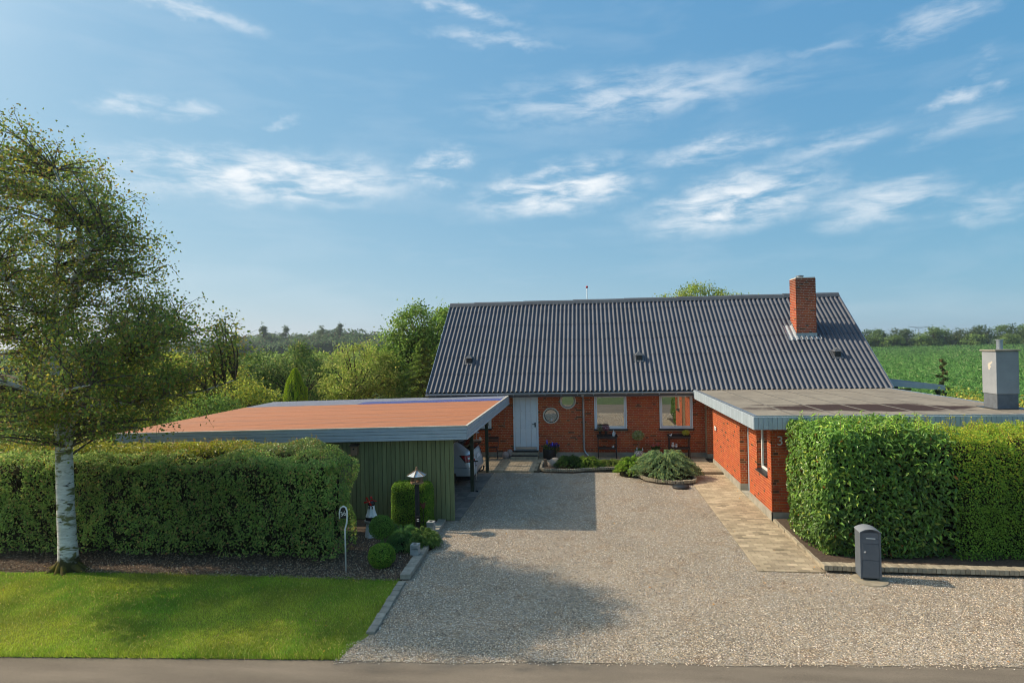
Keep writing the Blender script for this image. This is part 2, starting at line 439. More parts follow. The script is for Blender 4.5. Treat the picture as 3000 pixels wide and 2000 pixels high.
gn3 = gn.new('ShaderNodeTexNoise'); gn3.inputs['Scale'].default_value = 1.6; gn3.inputs['Detail'].default_value = 8; gn3.inputs['Roughness'].default_value = .7; gk.new(gg.outputs['Position'], gn3.inputs['Vector'])
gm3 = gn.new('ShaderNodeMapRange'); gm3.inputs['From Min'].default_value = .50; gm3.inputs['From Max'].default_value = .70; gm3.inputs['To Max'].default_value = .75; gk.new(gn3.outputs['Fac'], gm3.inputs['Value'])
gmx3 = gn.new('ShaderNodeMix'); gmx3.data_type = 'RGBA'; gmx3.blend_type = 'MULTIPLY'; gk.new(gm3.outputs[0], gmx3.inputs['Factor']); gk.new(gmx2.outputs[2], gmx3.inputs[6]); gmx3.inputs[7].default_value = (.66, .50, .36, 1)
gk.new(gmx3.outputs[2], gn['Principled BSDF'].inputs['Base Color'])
gb = gn.new('ShaderNodeBump'); gb.invert = True; gb.inputs['Strength'].default_value = .9; gb.inputs['Distance'].default_value = .02
gk.new(gv.outputs['Distance'], gb.inputs['Height']); gk.new(gb.outputs[0], gn['Principled BSDF'].inputs['Normal'])

m_peb = mat('pebble', (1, 1, 1), .8, attr=True, spec=.25)
m_asph = mat('asphalt', (.27, .22, .16), .9, (.12, .10, .078), 120, attr=False, bump=.5, bscale=160, spec=.2, lo=.3, hi=.7)
an_, ak_ = nodes(m_asph); ag_ = an_.new('ShaderNodeNewGeometry'); am_ = an_.new('ShaderNodeMapping'); am_.inputs['Scale'].default_value = (.35, 2.2, 1); ak_.new(ag_.outputs['Position'], am_.inputs[0])
ano = an_.new('ShaderNodeTexNoise'); ano.inputs['Scale'].default_value = 1.2; ano.inputs['Detail'].default_value = 8; ak_.new(am_.outputs[0], ano.inputs['Vector'])
amr = an_.new('ShaderNodeMapRange'); amr.inputs['From Min'].default_value = .3; amr.inputs['From Max'].default_value = .7; amr.inputs['To Min'].default_value = .72; amr.inputs['To Max'].default_value = 1.2; ak_.new(ano.outputs['Fac'], amr.inputs['Value'])
amx = an_.new('ShaderNodeMix'); amx.data_type = 'RGBA'; amx.blend_type = 'MULTIPLY'; amx.inputs['Factor'].default_value = 1; ak_.new(an_['Principled BSDF'].inputs['Base Color'].links[0].from_socket, amx.inputs[6]); ak_.new(amr.outputs[0], amx.inputs[7]); ak_.new(amx.outputs[2], an_['Principled BSDF'].inputs['Base Color'])
m_lawn = mat('lawn ground', (.22, .25, .04), .9, (.15, .18, .03), 3, bump=.5, bscale=60, spec=.1)
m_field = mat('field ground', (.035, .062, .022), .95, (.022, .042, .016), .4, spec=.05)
m_gras = mat('grass blade', (3.3, 3.15, 2.0), .55, attr=True, trans=.35, spec=.3)
m_leaf = mat('leaf', (2.9, 2.7, 2.1), .55, attr=True, trans=.46, spec=.22)
m_leafgloss = mat('glossy evergreen leaf', (2.6, 2.25, 1.9), .33, attr=True, trans=.34, spec=.42)
m_bark = mat('grey brown bark', (.11, .085, .06), .9, (.06, .045, .032), 12, bump=.6, bscale=30, spec=.1)
m_twig = mat('bare twig', (.17, .125, .085), .9, spec=.1)
m_core = mat('dark fill for inner shade', (.035, .034, .018), 1, (.014, .012, .007), 9, spec=.0)  # solid dark fill, the shade inside hedges and shrubs is in its colour
m_felt = mat('roofing felt', (.30, .26, .20), .9, (.215, .185, .145), 1.4, bump=.3, bscale=120, spec=.2)

# ------------------------------------------------------------------ the setting
s = M(); n = 24; rr = np.concatenate([[0], np.geomspace(20, 3500, 12)]); V = [(0, 0, -.08)]; F = []
for i, r_ in enumerate(rr[1:]):
    for j in range(n): V.append((r_ * math.cos(2*math.pi*j/n), r_ * math.sin(2*math.pi*j/n), -.08))
for j in range(n): F.append((0, 1 + j, 1 + (j+1) % n))
for i in range(len(rr) - 2):
    for j in range(n): F.append((1+i*n+j, 1+(i+1)*n+j, 1+(i+1)*n+(j+1)%n, 1+i*n+(j+1)%n))
s.add(V, F)
m_land = mat('far grassland', (.06, .095, .022), .95, (.045, .065, .018), .05, spec=.05)
struct('ground', s, m_land, label='green countryside reaching out to the horizon')
def poly(pts, z): return M().add([(x, y, z) for x, y in pts], [tuple(range(len(pts)))])
def slab(pts, z0, z1):
    return M().prism([(x, y, z0) for x, y in pts], (0, 0, z1 - z0))
RE = lambda x: 8.66 + .0655 * x           # the far edge of the road
struct('road', M().add([(x, RE(x) - d, -.003 - .003 * (d < 0)) for d in (-.25, 5.6) for x in np.arange(-60, 61, 1.0)],
       [(i, i+1, 121+i+1, 121+i)[::-1] for i in range(120)]), m_asph, label='worn grey brown asphalt road along the front of the plot')
struct('verge', poly([(-60, -8), (60, -2), (60, RE(60) - 5.6), (-60, RE(-60) - 5.6)], -.02), mat('verge grass', (.095, .13, .03), .9, (.06, .085, .02), 1.5, bump=.5, bscale=60), label='grass verge across the road')
gedge = [(-3.5, 9.2), (-3.60, 8.8), (-3.68, RE(-3.68) - .02)] + [(x, RE(x) - .03 + .05 * math.sin(x * 2.3) * math.sin(x * .9)) for x in np.arange(-3.6, 14.1, .25)]
drive = struct('gravel_driveway', poly(gedge + [(14, 12.9), (3.25, 12.4), (3.25, 19.4), (3.2, 21.3), (-3.36, 21.3), (-3.36, 15.42), (-3.66, 15.42), (-3.58, 9.5)], 0), m_gravel,
       label='pale pea gravel driveway in front of the house')
struct('lawn', poly([(-30, RE(-30)), (-3.64, RE(-3.64)), (-3.58, 8.8), (-3.46, 9.15), (-3.60, 11.35), (-5.5, 11.42), (-9.15, 11.37), (-12, 11.2), (-30, 10.9)], .003), m_lawn,
       label='mown front lawn beside the road')
struct('planting_bed', poly([(-30, 10.9), (-12, 11.2), (-9.15, 11.37), (-5.5, 11.42), (-3.6, 11.35), (-3.62, 15.3), (-30, 15.3)], -.004), m_soil,
       label='bark mulch bed under the left hedge')
struct('hedge_bed', slab([(4.5, 12.45), (14, 12.5), (14, 15.6), (4.5, 15.6)], -.05, .09), m_soil, label='soil bed under the right hedge')
struct('garden', poly([(-60, 15.3), (-3.6, 15.3), (-3.6, 24), (11, 24), (11, 15.6), (20, 15.6), (22, 34), (-60, 36)], -.03), m_lawn, label='garden ground around and behind the house')
struct('field', poly([(10.7, 27), (26, 24), (300, 60), (420, 262), (60, 253), (8, 60)], -.045), m_field, label='ground of the crop field')

# pavers ---------------------------------------------------------
def pavers(base, cells, mt, z, th, nmax=300, name='paver'):
    """cells: (x, y, lx, ly, tone); the nearest ones become single objects, the rest one joined part"""
    cells = sorted(cells, key=lambda c: c[1]); cache = {}
    for c in cells[:nmax]:
        key = (round(c[2], 3), round(c[3], 3), round(c[4] * 5))
        if key not in cache:
            b = M(); hx, hy = key[0] / 2, key[1] / 2; e = .006
            V = [(-hx, -hy, -th), (hx, -hy, -th), (hx, hy, -th), (-hx, hy, -th), (-hx, -hy, -e), (hx, -hy, -e), (hx, hy, -e), (-hx, hy, -e),
                 (-hx+e, -hy+e, 0), (hx-e, -hy+e, 0), (hx-e, hy-e, 0), (-hx+e, hy-e, 0)]
            Fq = [(0,1,5,4),(1,2,6,5),(2,3,7,6),(3,0,4,7),(4,5,9,8),(5,6,10,9),(6,7,11,10),(7,4,8,11),(8,9,10,11)]
            b.add(V, Fq, (key[2] / 5,) * 3); me = b.mesh(name); me.materials.append(mt); cache[key] = me
        piece(name, cache[key], base, (c[0], c[1], z + random.uniform(-.0015, .0015)), (random.uniform(-.006, .006), random.uniform(-.006, .006), random.uniform(-.012, .012)))
    if len(cells) > nmax:
        b = M()
        for c in cells[nmax:]:
            b.box((c[0]-c[2]/2, c[1]-c[3]/2, z - th), (c[0]+c[2]/2, c[1]+c[3]/2, z + random.uniform(-.0015, .0015)), random.uniform(-.01, .01), col=(c[4],)*3)
        obj(name + 's', b, mt, base, kind='stuff')
path = struct('brick_path', slab([(3.2, 12.28), (4.43, 12.26), (4.45, 23.6), (3.35, 23.6), (3.35, 19.8), (3.2, 19.3)], -.05, .004), m_gap, label='tan paved path along the wing wall')
cells = []
for i, y in enumerate(np.arange(12.35, 21.0, .108)):
    off = (i % 2) * .107
    x = 3.2 - (0 if off else .107)
    while x < 4.43:
        x0, x1 = max(x, 3.2), min(x + .208, 4.435)
        if x1 - x0 > .05: cells.append(((x0+x1)/2, y, round(x1-x0-.006, 3), .101, random.uniform(.82, 1.15) * (.8 if random.random() < .06 else 1)))
        x += .214
pavers(path, cells, m_paver, .016, .03)
patio = struct('patio', slab([(-6.2, 21.20), (-1.72, 21.20), (-1.72, 22.6), (3.3, 22.6), (3.3, 21.0), (4.45, 21.0), (4.7, 23.9), (-6.2, 23.9)], -.05, .055), m_gap, label='paved patio between driveway and front door')
cells = []
for i, y in enumerate(np.arange(21.225, 23.86, .108)):
    x = -6.2 + (i % 2) * .107
    while x < 4.6:
        if (x < -1.93 or y > 22.65 or x > 3.3): cells.append((x + .104, y, .203, .101, random.uniform(.85, 1.12)))
        x += .214
cells.sort(key=lambda c: c[1] + (2 if c[0] < -3.6 else 0))
pc = [c for c in cells if c[0] > -3.7]; pc2 = [c for c in cells if c[0] <= -3.7]
pavers(patio, pc + [(c[0], c[1], c[2], c[3], c[4]) for c in pc2], m_paver, .068, .07)
cpf = struct('carport_floor', slab([(-13, 15.34), (-3.32, 15.34), (-3.32, 21.16), (-13, 21.16)], -.05, .006), m_gap, label='grey paved floor of the carport')
cells = []
for i, y in enumerate(np.arange(15.5, 21.1, .3)):
    for j, x in enumerate(np.arange(-3.47, -12.9, -.3)):
        cells.append((x, y, .294, .294, random.uniform(.8, 1.15)))
cells.sort(key=lambda c: -c[0]); cells = [(a, b + 0, c, d, e) for a, b, c, d, e in cells]
_c = cells[:300]; _c.sort(key=lambda c: c[1])
pavers(cpf, _c, m_gpaver, .012, .03, name='paving_slab')
b = M()
for c in cells[300:]: b.box((c[0]-.147, c[1]-.147, -.02), (c[0]+.147, c[1]+.147, .012), col=(c[4],)*3)
obj('paving_slabs', b, m_gpaver, cpf, kind='stuff')

# ------------------------------------------------------------------ the house
house = thing('brick_house', 'red brick house with dark corrugated gable roof and flat roofed wing', 'house', (2.0, 23.9, 0))
YF = 23.90
BR = []      # every brick: (cx, cy, cz, length, rot, tone, weight, parent key)
camp = np.array([0, 0, 4.4776])
def tone(z=0, sh=1.0):
    t = random.uniform(.80, 1.18)
    return (t * sh, t * random.uniform(.85, 1.2) * sh, t * random.uniform(.85, 1.15) * sh)
TONES = [tone() for _ in range(26)] + [(.26, .50, .75), (.34, .6, .8), (.60, .62, .72)]
def brickwork(key, origin, direc, length, z0, z1, holes=(), circles=(), rot=0.0, shade=None, seed=0, zmin=None):
    """brick rows along a wall from origin; direc a unit vector, bricks stand 14 mm proud of the mortar"""
    rs = random.Random(seed); nrm = (math.sin(rot) * 1.0, -math.cos(rot))
    k = 0; z = z0
    while z + .054 <= z1 + .004:
        u = -[.0, .30, .12, .42][k % 4] - rs.choice([0, 0, .12]); seq = [.24, .24, .12]; q = 0
        while u < length:
            w = seq[q % 3]; q += 1
            a, b_ = max(u, 0), min(u + w, length); u += w
            segs = [(a + (0.006 if a > 0 else 0), b_ - (0.006 if b_ < length else 0))]
            for (h0, h1, hz0, hz1) in holes:
                if z + .054 > hz0 and z < hz1:
                    ns = []
                    for (p, r_) in segs:
                        if r_ <= h0 or p >= h1: ns.append((p, r_)); continue
                        if p < h0: ns.append((p, h0))
                        if r_ > h1: ns.append((h1, r_))
                    segs = ns
            for (cu_, cz, rad) in circles:
                dz = abs(z + .027 - cz)
                if dz < rad:
                    hw = math.sqrt(rad*rad - dz*dz); ns = []
                    for (p, r_) in segs:
                        h0, h1 = cu_ - hw, cu_ + hw
                        if r_ <= h0 or p >= h1: ns.append((p, r_)); continue
                        if p < h0: ns.append((p, h0))
                        if r_ > h1: ns.append((h1, r_))
                    segs = ns
            for (p, r_) in segs:
                if r_ - p < .02: continue
                m_ = (p + r_) / 2; cx = origin[0] + direc[0]*m_; cy = origin[1] + direc[1]*m_
                if zmin and z < zmin(cx, cy): continue
                ti = 26 + rs.randrange(3) if rs.random() < (.10 if r_ - p < .15 else .035) else rs.randrange(26)
                d = camp - np.array([cx, cy, z]); D = np.linalg.norm(d)
                vis = max(0, (d[0]*nrm[0] + d[1]*nrm[1]) / D)
                wgt = (r_ - p) * vis / D**2
                sh = shade(z) if shade else 1.0
                BR.append((cx, cy, z + .027, r_ - p, rot, ti, wgt, key, sh))
        z += .0667; k += 1
KEYS = {}
# main facade (faces -Y)
FX0, FX1 = -6.0, 4.39
fh = [(-2.93 - FX0, -1.945 - FX0, .2, 2.6), (.235 - FX0, 1.475 - FX0, 1.09, 2.6), (2.705 - FX0, 3.945 - FX0, 1.09, 2.6), (-5.2 - FX0, -3.80 - FX0, 1.10, 2.6)]
fc = [(-1.444 - FX0, 1.66, .305), (-.78 - FX0, 2.23, .305)]
fw = obj('facade_wall', M().box((FX0, YF, 0), (4.40, YF + .2, 2.46)), m_mortar, house)
brickwork('facade', (FX0, YF), (1, 0), FX1 - FX0, .238, 2.46, fh, fc, 0, seed=1)
# pier and the rear recess
obj('pier_wall', M().box((4.404, 23.56, 0), (4.66, YF - .001, 2.46)).box((4.66, 23.7, 0), (5.2, 24.1, 2.5)), m_mortar, house)
brickwork('facade', (4.40, 23.56), (1, 0), .262, .238, 2.46, rot=0, seed=2)
# wing side wall (faces -X), far part, near part
WX = 4.452
obj('wing_wall', M().box((WX, 18.80, 0), (WX + .26, 22.72, 2.36)).box((WX, 15.72, 0), (WX + .26, 16.04, 2.36)).box((WX, 17.0, 0), (WX + .26, 17.80, 2.36))
    .box((WX, 16.04, 0), (WX + .26, 17.0, 1.02)).box((WX + .26, 15.72, 0), (10.5, 15.95, 2.36)).box((WX + .27, 15.95, 0), (WX + .4, 23.7, 2.36))
    .box((10.3, 15.95, 0), (10.5, 24, 2.36)), m_mortar, house)
RS = -math.pi / 2
brickwork('wing', (WX, 22.72), (0, -1), 22.72 - 18.80, .225, 2.36, rot=RS, seed=3)
brickwork('wing', (WX, 17.80), (0, -1), 17.80 - 15.70, .225, 2.36, [(.80, 1.76, 1.05, 2.5)], rot=RS, seed=4)
brickwork('wing', (WX - .012, 18.80), (1, 0), .27, .225, 2.36, rot=0, seed=5)       # reveal of the door recess
brickwork('wing', (WX + .0, 17.0), (1, 0), .14, 1.05, 2.36, rot=0, seed=6)          # reveal of the window
brickwork('wing', (WX - .012, 15.715), (1, 0), 10.5 - WX, .225, 2.36, rot=0, seed=7)
# foundation strips
f = M()
f.box((FX0, YF - .022, 0), (4.39, YF, .232)).box((4.395, 23.535, 0), (4.67, 23.56, .232)).box((4.38, 23.535, 0), (4.404, YF - .02, .232))
f.box((WX - .022, 18.78, -.02), (WX, 22.74, .218)).box((WX - .022, 15.69, -.02), (WX, 17.82, .218)).box((WX - .022, 15.69, -.02), (10.5, 15.715, .218)).box((WX, 18.775, -.02), (WX + .28, 18.797, .218))
obj('foundation', f, m_found, house)
# gable walls under the roof ends
g = M()
for x in (-6.1, 10.55):
    g.prism([(x, 23.95, 0), (x, 32.2, 0), (x, 32.2, 2.5), (x, 28.09, 6.2), (x, 23.95, 2.6)], (.2, 0, 0))
g.box((-6.0, 32.0, 0), (10.6, 32.2, 2.5)); obj('gable_wall', g, m_brick, house)

# windows
def rect_window(x0, x1, z0, z1, y, handle=None):
    fr = M(); w = .05
    for a, b_ in (((x0, z0), (x1, z0 + w)), ((x0, z1 - w), (x1, z1)), ((x0, z0 + w), (x0 + w, z1 - w)), ((x1 - w, z0 + w), (x1, z1 - w))):
        fr.box((a[0], y - .05, a[1]), (b_[0], y, b_[1]))
    wf = obj('window', fr, m_bluelt, house, bevel=.004)
    sh = M(); i = w + .008; v = .045
    X0, X1, Z0, Z1 = x0 + i, x1 - i, z0 + i, z1 - i
    for a, b_ in (((X0, Z0), (X1, Z0 + v)), ((X0, Z1 - v), (X1, Z1)), ((X0, Z0 + v), (X0 + v, Z1 - v)), ((X1 - v, Z0 + v), (X1, Z1 - v))):
        sh.box((a[0], y - .035, a[1]), (b_[0], y, b_[1]))
    obj('sash', sh, m_bluelt, wf, bevel=.003)
    obj('pane', M().box((X0 + v, y - .018, Z0 + v), (X1 - v, y - .012, Z1 - v)), m_glass_dark, wf)
    obj('window_sill', M().prism([(x0 - .03, y - .10, z0 - .055), (x0 - .03, y, z0 - .055), (x0 - .03, y, z0 - .002), (x0 - .03, y - .10, z0 - .022)], (x1 - x0 + .06, 0, 0)), m_slate, wf)
    if handle: obj('window_handle', M().box((x1 - .12, y - .075, 1.62), (x1 - .095, y - .036, 1.78)), m_white, wf)
    return wf
rect_window(.238, 1.472, 1.14, 2.45, YF, True)
rect_window(2.708, 3.942, 1.14, 2.45, YF)
rect_window(-5.19, -3.81, 1.17, 2.45, YF)
def ring(c, r0, r1, y0, y1, n=36):
    a = np.linspace(0, 2*math.pi, n, endpoint=False); V = []
    for r_, y in ((r0, y1), (r0, y0 + .01), ((r0 + r1)/2, y0), (r1, y0 + .01), (r1, y1)):
        V.append(np.stack([c[0] + r_*np.cos(a), np.full(n, y), c[1] + r_*np.sin(a)], 1))
    F = [(i*n+j, i*n+(j+1) % n, (i+1)*n+(j+1) % n, (i+1)*n+j) for i in range(4) for j in range(n)]
    return M().add(np.vstack(V), F)
for (cx, cz, lb) in ((-1.444, 1.66, 'round window with a white cup on its sill'), (-.78, 2.23, 'round window tucked up under the gutter')):
    rw = obj('round_window', ring((cx, cz), .262, .318, YF - .055, YF), m_cream, house, smooth=True, label=lb)
    obj('sash', ring((cx, cz), .235, .262, YF - .035, YF), m_dark if cz < 2 else m_chrome, rw)
    a = np.linspace(0, 2*math.pi, 36, endpoint=False)
    obj('pane', M().add([(cx + .24*math.cos(t), YF - .02, cz + .24*math.sin(t)) for t in a], [tuple(range(36))]), m_glass_dark, rw)
cup = M().lathe([(.028, 0), (.042, .11), (.038, .11), (.025, .01)], (-1.42, YF - .078, 1.43), 14)
single('cup', cup, m_white, 'white cup standing in the lower round window', 'cup', smooth=True)

# front door
door = obj('front_door', M().box((-2.93, YF - .055, .315), (-2.865, YF, 2.45)).box((-2.01, YF - .055, .315), (-1.945, YF, 2.45)).box((-2.865, YF - .03, .315), (-2.01, YF, .34)), m_bluelt, house, bevel=.004)
xb = np.linspace(-2.862, -2.013, 5)
dbm = M().box((-.103, -.02, .0), (.103, .02, 2.0)).mesh('door_board'); dbm.materials.append(m_bluelt)
for i in range(4):
    o_ = piece('door_board', dbm, door, ((xb[i]+xb[i+1])/2, YF - .03, .44)); bb = o_.modifiers.new('bevel', 'BEVEL'); bb.width = .006
obj('kick_plate', M().box((-2.86, YF - .052, .345), (-2.015, YF - .01, .435)), m_chrome, door)
rv = M()
for z in (.5, 1.18, 1.85):
    for i in range(4):
        for q in (.05, .16): rv.ball((xb[i] + q, YF - .052, z), .008, 6, 4)
obj('rivets', rv, m_blue, door)
hd = M().tube([(-2.07, YF-.05, 1.34), (-2.07, YF-.11, 1.34), (-2.19, YF-.115, 1.335)], .013, 8).box((-2.095, YF-.058, 1.22), (-2.045, YF-.05, 1.40)).ball((-2.07, YF-.07, 1.25), .022, 8, 6)
obj('door_handle', hd, m_black, door)
obj('doorbell', M().box((-2.925, YF-.075, 1.55), (-2.89, YF-.056, 1.63)), m_cream, door)
st = obj('door_step', M().box((-2.99, 23.28, .06), (-1.94, YF-.03, .165)).box((-2.99, 23.56, .165), (-1.94, YF-.03, .285)), m_concedge, house, bevel=.008)
obj('step_mat', M().box((-2.97, 23.29, .167), (-1.96, 23.55, .18)).box((-2.95, 23.57, .287), (-1.96, YF-.06, .314)), m_dark, st)

# doors in the wing recesses, wing window
wd = obj('wing_door', M().box((4.715, 17.82, .08), (4.76, 18.775, 2.3)), m_bluelt, house)
obj('door_frame', M().box((4.66, 18.70, .0), (4.715, 18.775, 2.33)).box((4.66, 17.80, 0), (4.715, 17.86, 2.33)), m_blue, wd)
wd = obj('wing_door', M().box((4.715, 22.74, .08), (4.76, 23.56, 2.3)), m_bluelt, house)
obj('door_frame', M().box((4.665, 23.46, .06), (4.73, 23.535, 2.33)).box((4.66, 22.725, .06), (4.715, 22.79, 2.33)), m_blue, wd)
obj('recess_mat', M().box((4.3, 22.8, .07), (4.71, 23.5, .085)), m_dark, house)
obj('recess_step', M().box((4.45, 17.82, -.02), (4.71, 18.77, .03)), m_found, house)
ww = obj('window', M().box((4.56, 16.05, 1.06), (4.62, 16.99, 1.12)).box((4.56, 16.05, 1.12), (4.62, 16.11, 2.36)).box((4.56, 16.93, 1.12), (4.62, 16.99, 2.36)), m_white, house, bevel=.004)
obj('pane', M().box((4.585, 16.11, 1.12), (4.595, 16.93, 2.36)), m_glass_dark, ww)
obj('window_sill', M().prism([(4.40, 16.03, 1.0), (4.40, 16.03, 1.03), (4.56, 16.03, 1.06), (4.56, 16.03, 1.0)], (0, .98, 0)), m_slate, ww)
obj('curtain', M().add([(4.66 + .02*math.sin(i*1.9), 16.1 + i*.05, z) for z in (1.1, 2.35) for i in range(17)], [(i, i+1, 18+i, 17+i) for i in range(16)]), m_cream, ww)

# flat wing roof
wroof = obj('flat_roof', M().box((3.95, 15.18, 2.575), (10.66, 23.46, 2.628)), m_felt, house)
fn, fk = nodes(m_felt)
fg = fn.new('ShaderNodeNewGeometry'); fmp = fn.new('ShaderNodeMapping'); fmp.vector_type = 'TEXTURE'
fmp.inputs['Location'].default_value = (7.3, 17.1, 2.6); fmp.inputs['Scale'].default_value = (2.6, .95, 5)
fk.new(fg.outputs['Position'], fmp.inputs[0])
fno = fn.new('ShaderNodeTexNoise'); fno.inputs['Scale'].default_value = 1.3; fno.inputs['Detail'].default_value = 7; fno.inputs['Roughness'].default_value = .65
fmp3 = fn.new('ShaderNodeMapping'); fmp3.inputs['Scale'].default_value = (.6, 1.6, 1); fk.new(fg.outputs['Position'], fmp3.inputs[0]); fk.new(fmp3.outputs[0], fno.inputs['Vector'])
fln = fn.new('ShaderNodeVectorMath'); fln.operation = 'LENGTH'; fk.new(fmp.outputs[0], fln.inputs[0])
fsu = fn.new('ShaderNodeMath'); fsu.operation = 'ADD'; fk.new(fln.outputs['Value'], fsu.inputs[0])
fmm = fn.new('ShaderNodeMath'); fmm.operation = 'MULTIPLY'; fmm.inputs[1].default_value = 2.2; fk.new(fno.outputs['Fac'], fmm.inputs[0]); fk.new(fmm.outputs[0], fsu.inputs[1])
fmr = fn.new('ShaderNodeMapRange'); fmr.inputs['From Min'].default_value = 2.2; fmr.inputs['From Max'].default_value = 1.95; fk.new(fsu.outputs[0], fmr.inputs['Value'])
fmx = fn.new('ShaderNodeMix'); fmx.data_type = 'RGBA'; fk.new(fmr.outputs[0], fmx.inputs['Factor'])
_lk = fn['Principled BSDF'].inputs['Base Color'].links[0]; _src = _lk.from_socket
fk.new(_src, fmx.inputs[6]); fmx.inputs[7].default_value = (.052, .030, .024, 1); fk.new(fmx.outputs[2], fn['Principled BSDF'].inputs['Base Color'])
sm = M()
for i, x in enumerate(np.arange(4.9, 10.6, 1.0)):
    sm.box((x, 15.22, 2.628), (x + .07, 23.4, 2.6335))
obj('felt_seam', sm, mat('felt seam', (.17, .15, .12), .8), wroof)
obj('roof_kerb', M().box((3.93, 15.16, 2.629), (10.68, 15.24, 2.655)).box((3.93, 15.24, 2.629), (4.01, 23.4, 2.655)).box((10.6, 15.24, 2.629), (10.68, 23.4, 2.655)), m_zinc, wroof)
obj('soffit', M().box((3.96, 15.19, 2.36), (10.64, 15.7, 2.4)).box((3.96, 15.7, 2.36), (4.45, 23.38, 2.4)).box((4.45, 15.7, 2.37), (10.6, 23.4, 2.57)), m_blue, house)
fbf = M().box((-.052, -.011, -.155), (.052, .011, .155)).mesh('fascia_board'); fbf.materials.append(m_blue)
x = 3.965
while x < 10.68:
    o_ = piece('fascia_board', fbf, house, (x, 15.148, 2.478)); x += .1085
    bb = o_.modifiers.new('bevel', 'BEVEL'); bb.width = .005
y = 15.21
while y < 23.36:
    o_ = piece('fascia_board', fbf, house, (3.915, y, 2.478), (0, 0, RS)); y += .1085
    bb = o_.modifiers.new('bevel', 'BEVEL'); bb.width = .005
y = 15.3
while y < 23.3:
    piece('fascia_board', fbf, house, (10.70, y, 2.478), (0, 0, -RS)); y += .1085

# grey rendered chimney on the wing
m_rend = mat('grey painted render', (.29, .305, .32), .8, (.25, .265, .28), 3, bump=.5, bscale=9, spec=.25)
rn_, rk_ = nodes(m_rend)
rg = rn_.new('ShaderNodeNewGeometry'); rno = rn_.new('ShaderNodeTexNoise'); rno.inputs['Scale'].default_value = 3.4; rno.inputs['Detail'].default_value = 6; rk_.new(rg.outputs['Position'], rno.inputs['Vector'])
rmr = rn_.new('ShaderNodeMapRange'); rmr.inputs['From Min'].default_value = .66; rmr.inputs['From Max'].default_value = .675; rk_.new(rno.outputs['Fac'], rmr.inputs['Value'])
rmx = rn_.new('ShaderNodeMix'); rmx.data_type = 'RGBA'; rk_.new(rmr.outputs[0], rmx.inputs['Factor']); rk_.new(rn_['Principled BSDF'].inputs['Base Color'].links[0].from_socket, rmx.inputs[6])
rmx.inputs[7].default_value = (.52, .47, .38, 1); rk_.new(rmx.outputs[2], rn_['Principled BSDF'].inputs['Base Color'])
gc = obj('rendered_chimney', M().box((10.02, 16.42, 3.0), (10.54, 16.97, 4.06)), m_rend, house, bevel=.012)
obj('chimney_base', M().box((10.035, 16.435, 2.6), (10.525, 16.955, 3.0)), mat('felt upstand', (.13, .145, .165), .8, (.10, .11, .12), 8), gc, bevel=.01)
obj('chimney_cap', M().box((9.985, 16.385, 4.062), (10.575, 17.005, 4.10)), m_conc, gc, bevel=.01)
obj('flue_pipe', M().lathe([(.07, 0), (.07, .22), (.085, .22), (.085, .25), (.06, .25), (.06, .02)], (10.28, 16.7, 4.105), 16), m_zinc, gc)
obj('base_felt', M().box((9.93, 16.3, 2.629), (10.62, 17.08, 2.645)), m_slate, gc)

# main roof: corrugated sheets
YE, ZE, YR, ZR = 23.40, 2.634, 28.088, 6.385
sl = math.atan2(ZR - ZE, YR - YE); SL = math.hypot(YR - YE, ZR - ZE); PX = (10.876 + 6.289) / 96
def corr(nw, length, amp=.031, lift=.010, seg=10):
    xs = np.linspace(0, nw * PX, nw * seg + 1); z = amp * np.cos(2 * math.pi * xs / PX) * 1.0
    z = np.sign(z) * np.abs(z) ** .85 * amp ** .15
    b = M(); V = []; n_ = len(xs)
    for (yy, dz) in ((0, lift), (length, 0.0), (0, lift - .011)):
        V.append(np.stack([xs, np.full(n_, yy), z + dz], 1))
    V.append(V[0].copy()); V = np.vstack(V); F = [(i, i+1, n_+i+1, n_+i) for i in range(n_-1)] + [(3*n_+i+1, 3*n_+i, 2*n_+i, 2*n_+i+1) for i in range(n_-1)]
    return b.add(V, F)
roof = obj('roof', M().prism([(-6.27, YE + .12, ZE - .06), (-6.27, YR, ZR - .06), (-6.27, YR, ZR - .12), (-6.27, YE + .12, ZE - .12)], (17.12, 0, 0)), m_dark, house)
step = 1.065; lens = [step] * 5 + [SL - 5 * step]
cmesh = {}
for r_ in range(6):
    L_ = lens[r_] + (.07 if r_ < 5 else 0)
    me = corr(6, L_).mesh('roof_sheet'); me.materials.append(m_roof); me.polygons.foreach_set('use_smooth', [True] * len(me.polygons))
    for c in range(16):
        s0 = r_ * step
        piece('roof_sheet', me, roof, (-6.289 + c * 6 * PX, YE + s0 * math.cos(sl), ZE + s0 * math.sin(sl)), (sl + random.uniform(-.0008, .0008), 0, random.uniform(-.0006, .0006)))
bk = corr(96, SL + .05, seg=4); V = bk.V[0].copy(); V[:, 1] *= -1
V2 = V.copy(); cs, sn = math.cos(-sl), math.sin(-sl)
V2[:, 1] = YR + (YR - YE) + cs*V[:, 1] - sn*V[:, 2]; V2[:, 2] = ZE + sn*V[:, 1] + cs*V[:, 2]; V2[:, 0] -= 6.289
bk.V[0] = V2; obj('rear_roof_slope', bk, m_roof, roof)
capm = M().prism([(0, -.20, -.13), (0, -.13, .0), (0, -.04, .065), (0, .04, .065), (0, .13, .0), (0, .20, -.13), (0, .17, -.13), (0, 0, .02), (0, -.17, -.13)], (1.16, 0, 0)).mesh('ridge_cap')
capm.materials.append(m_cap)
x = -6.30; i = 0
while x < 10.8:
    piece('ridge_cap', capm, roof, (min(x, 10.89 - 1.16), YR, ZR + .0 + (.012 if i % 2 else 0)), (0, .008, 0)); x += 1.145; i += 1
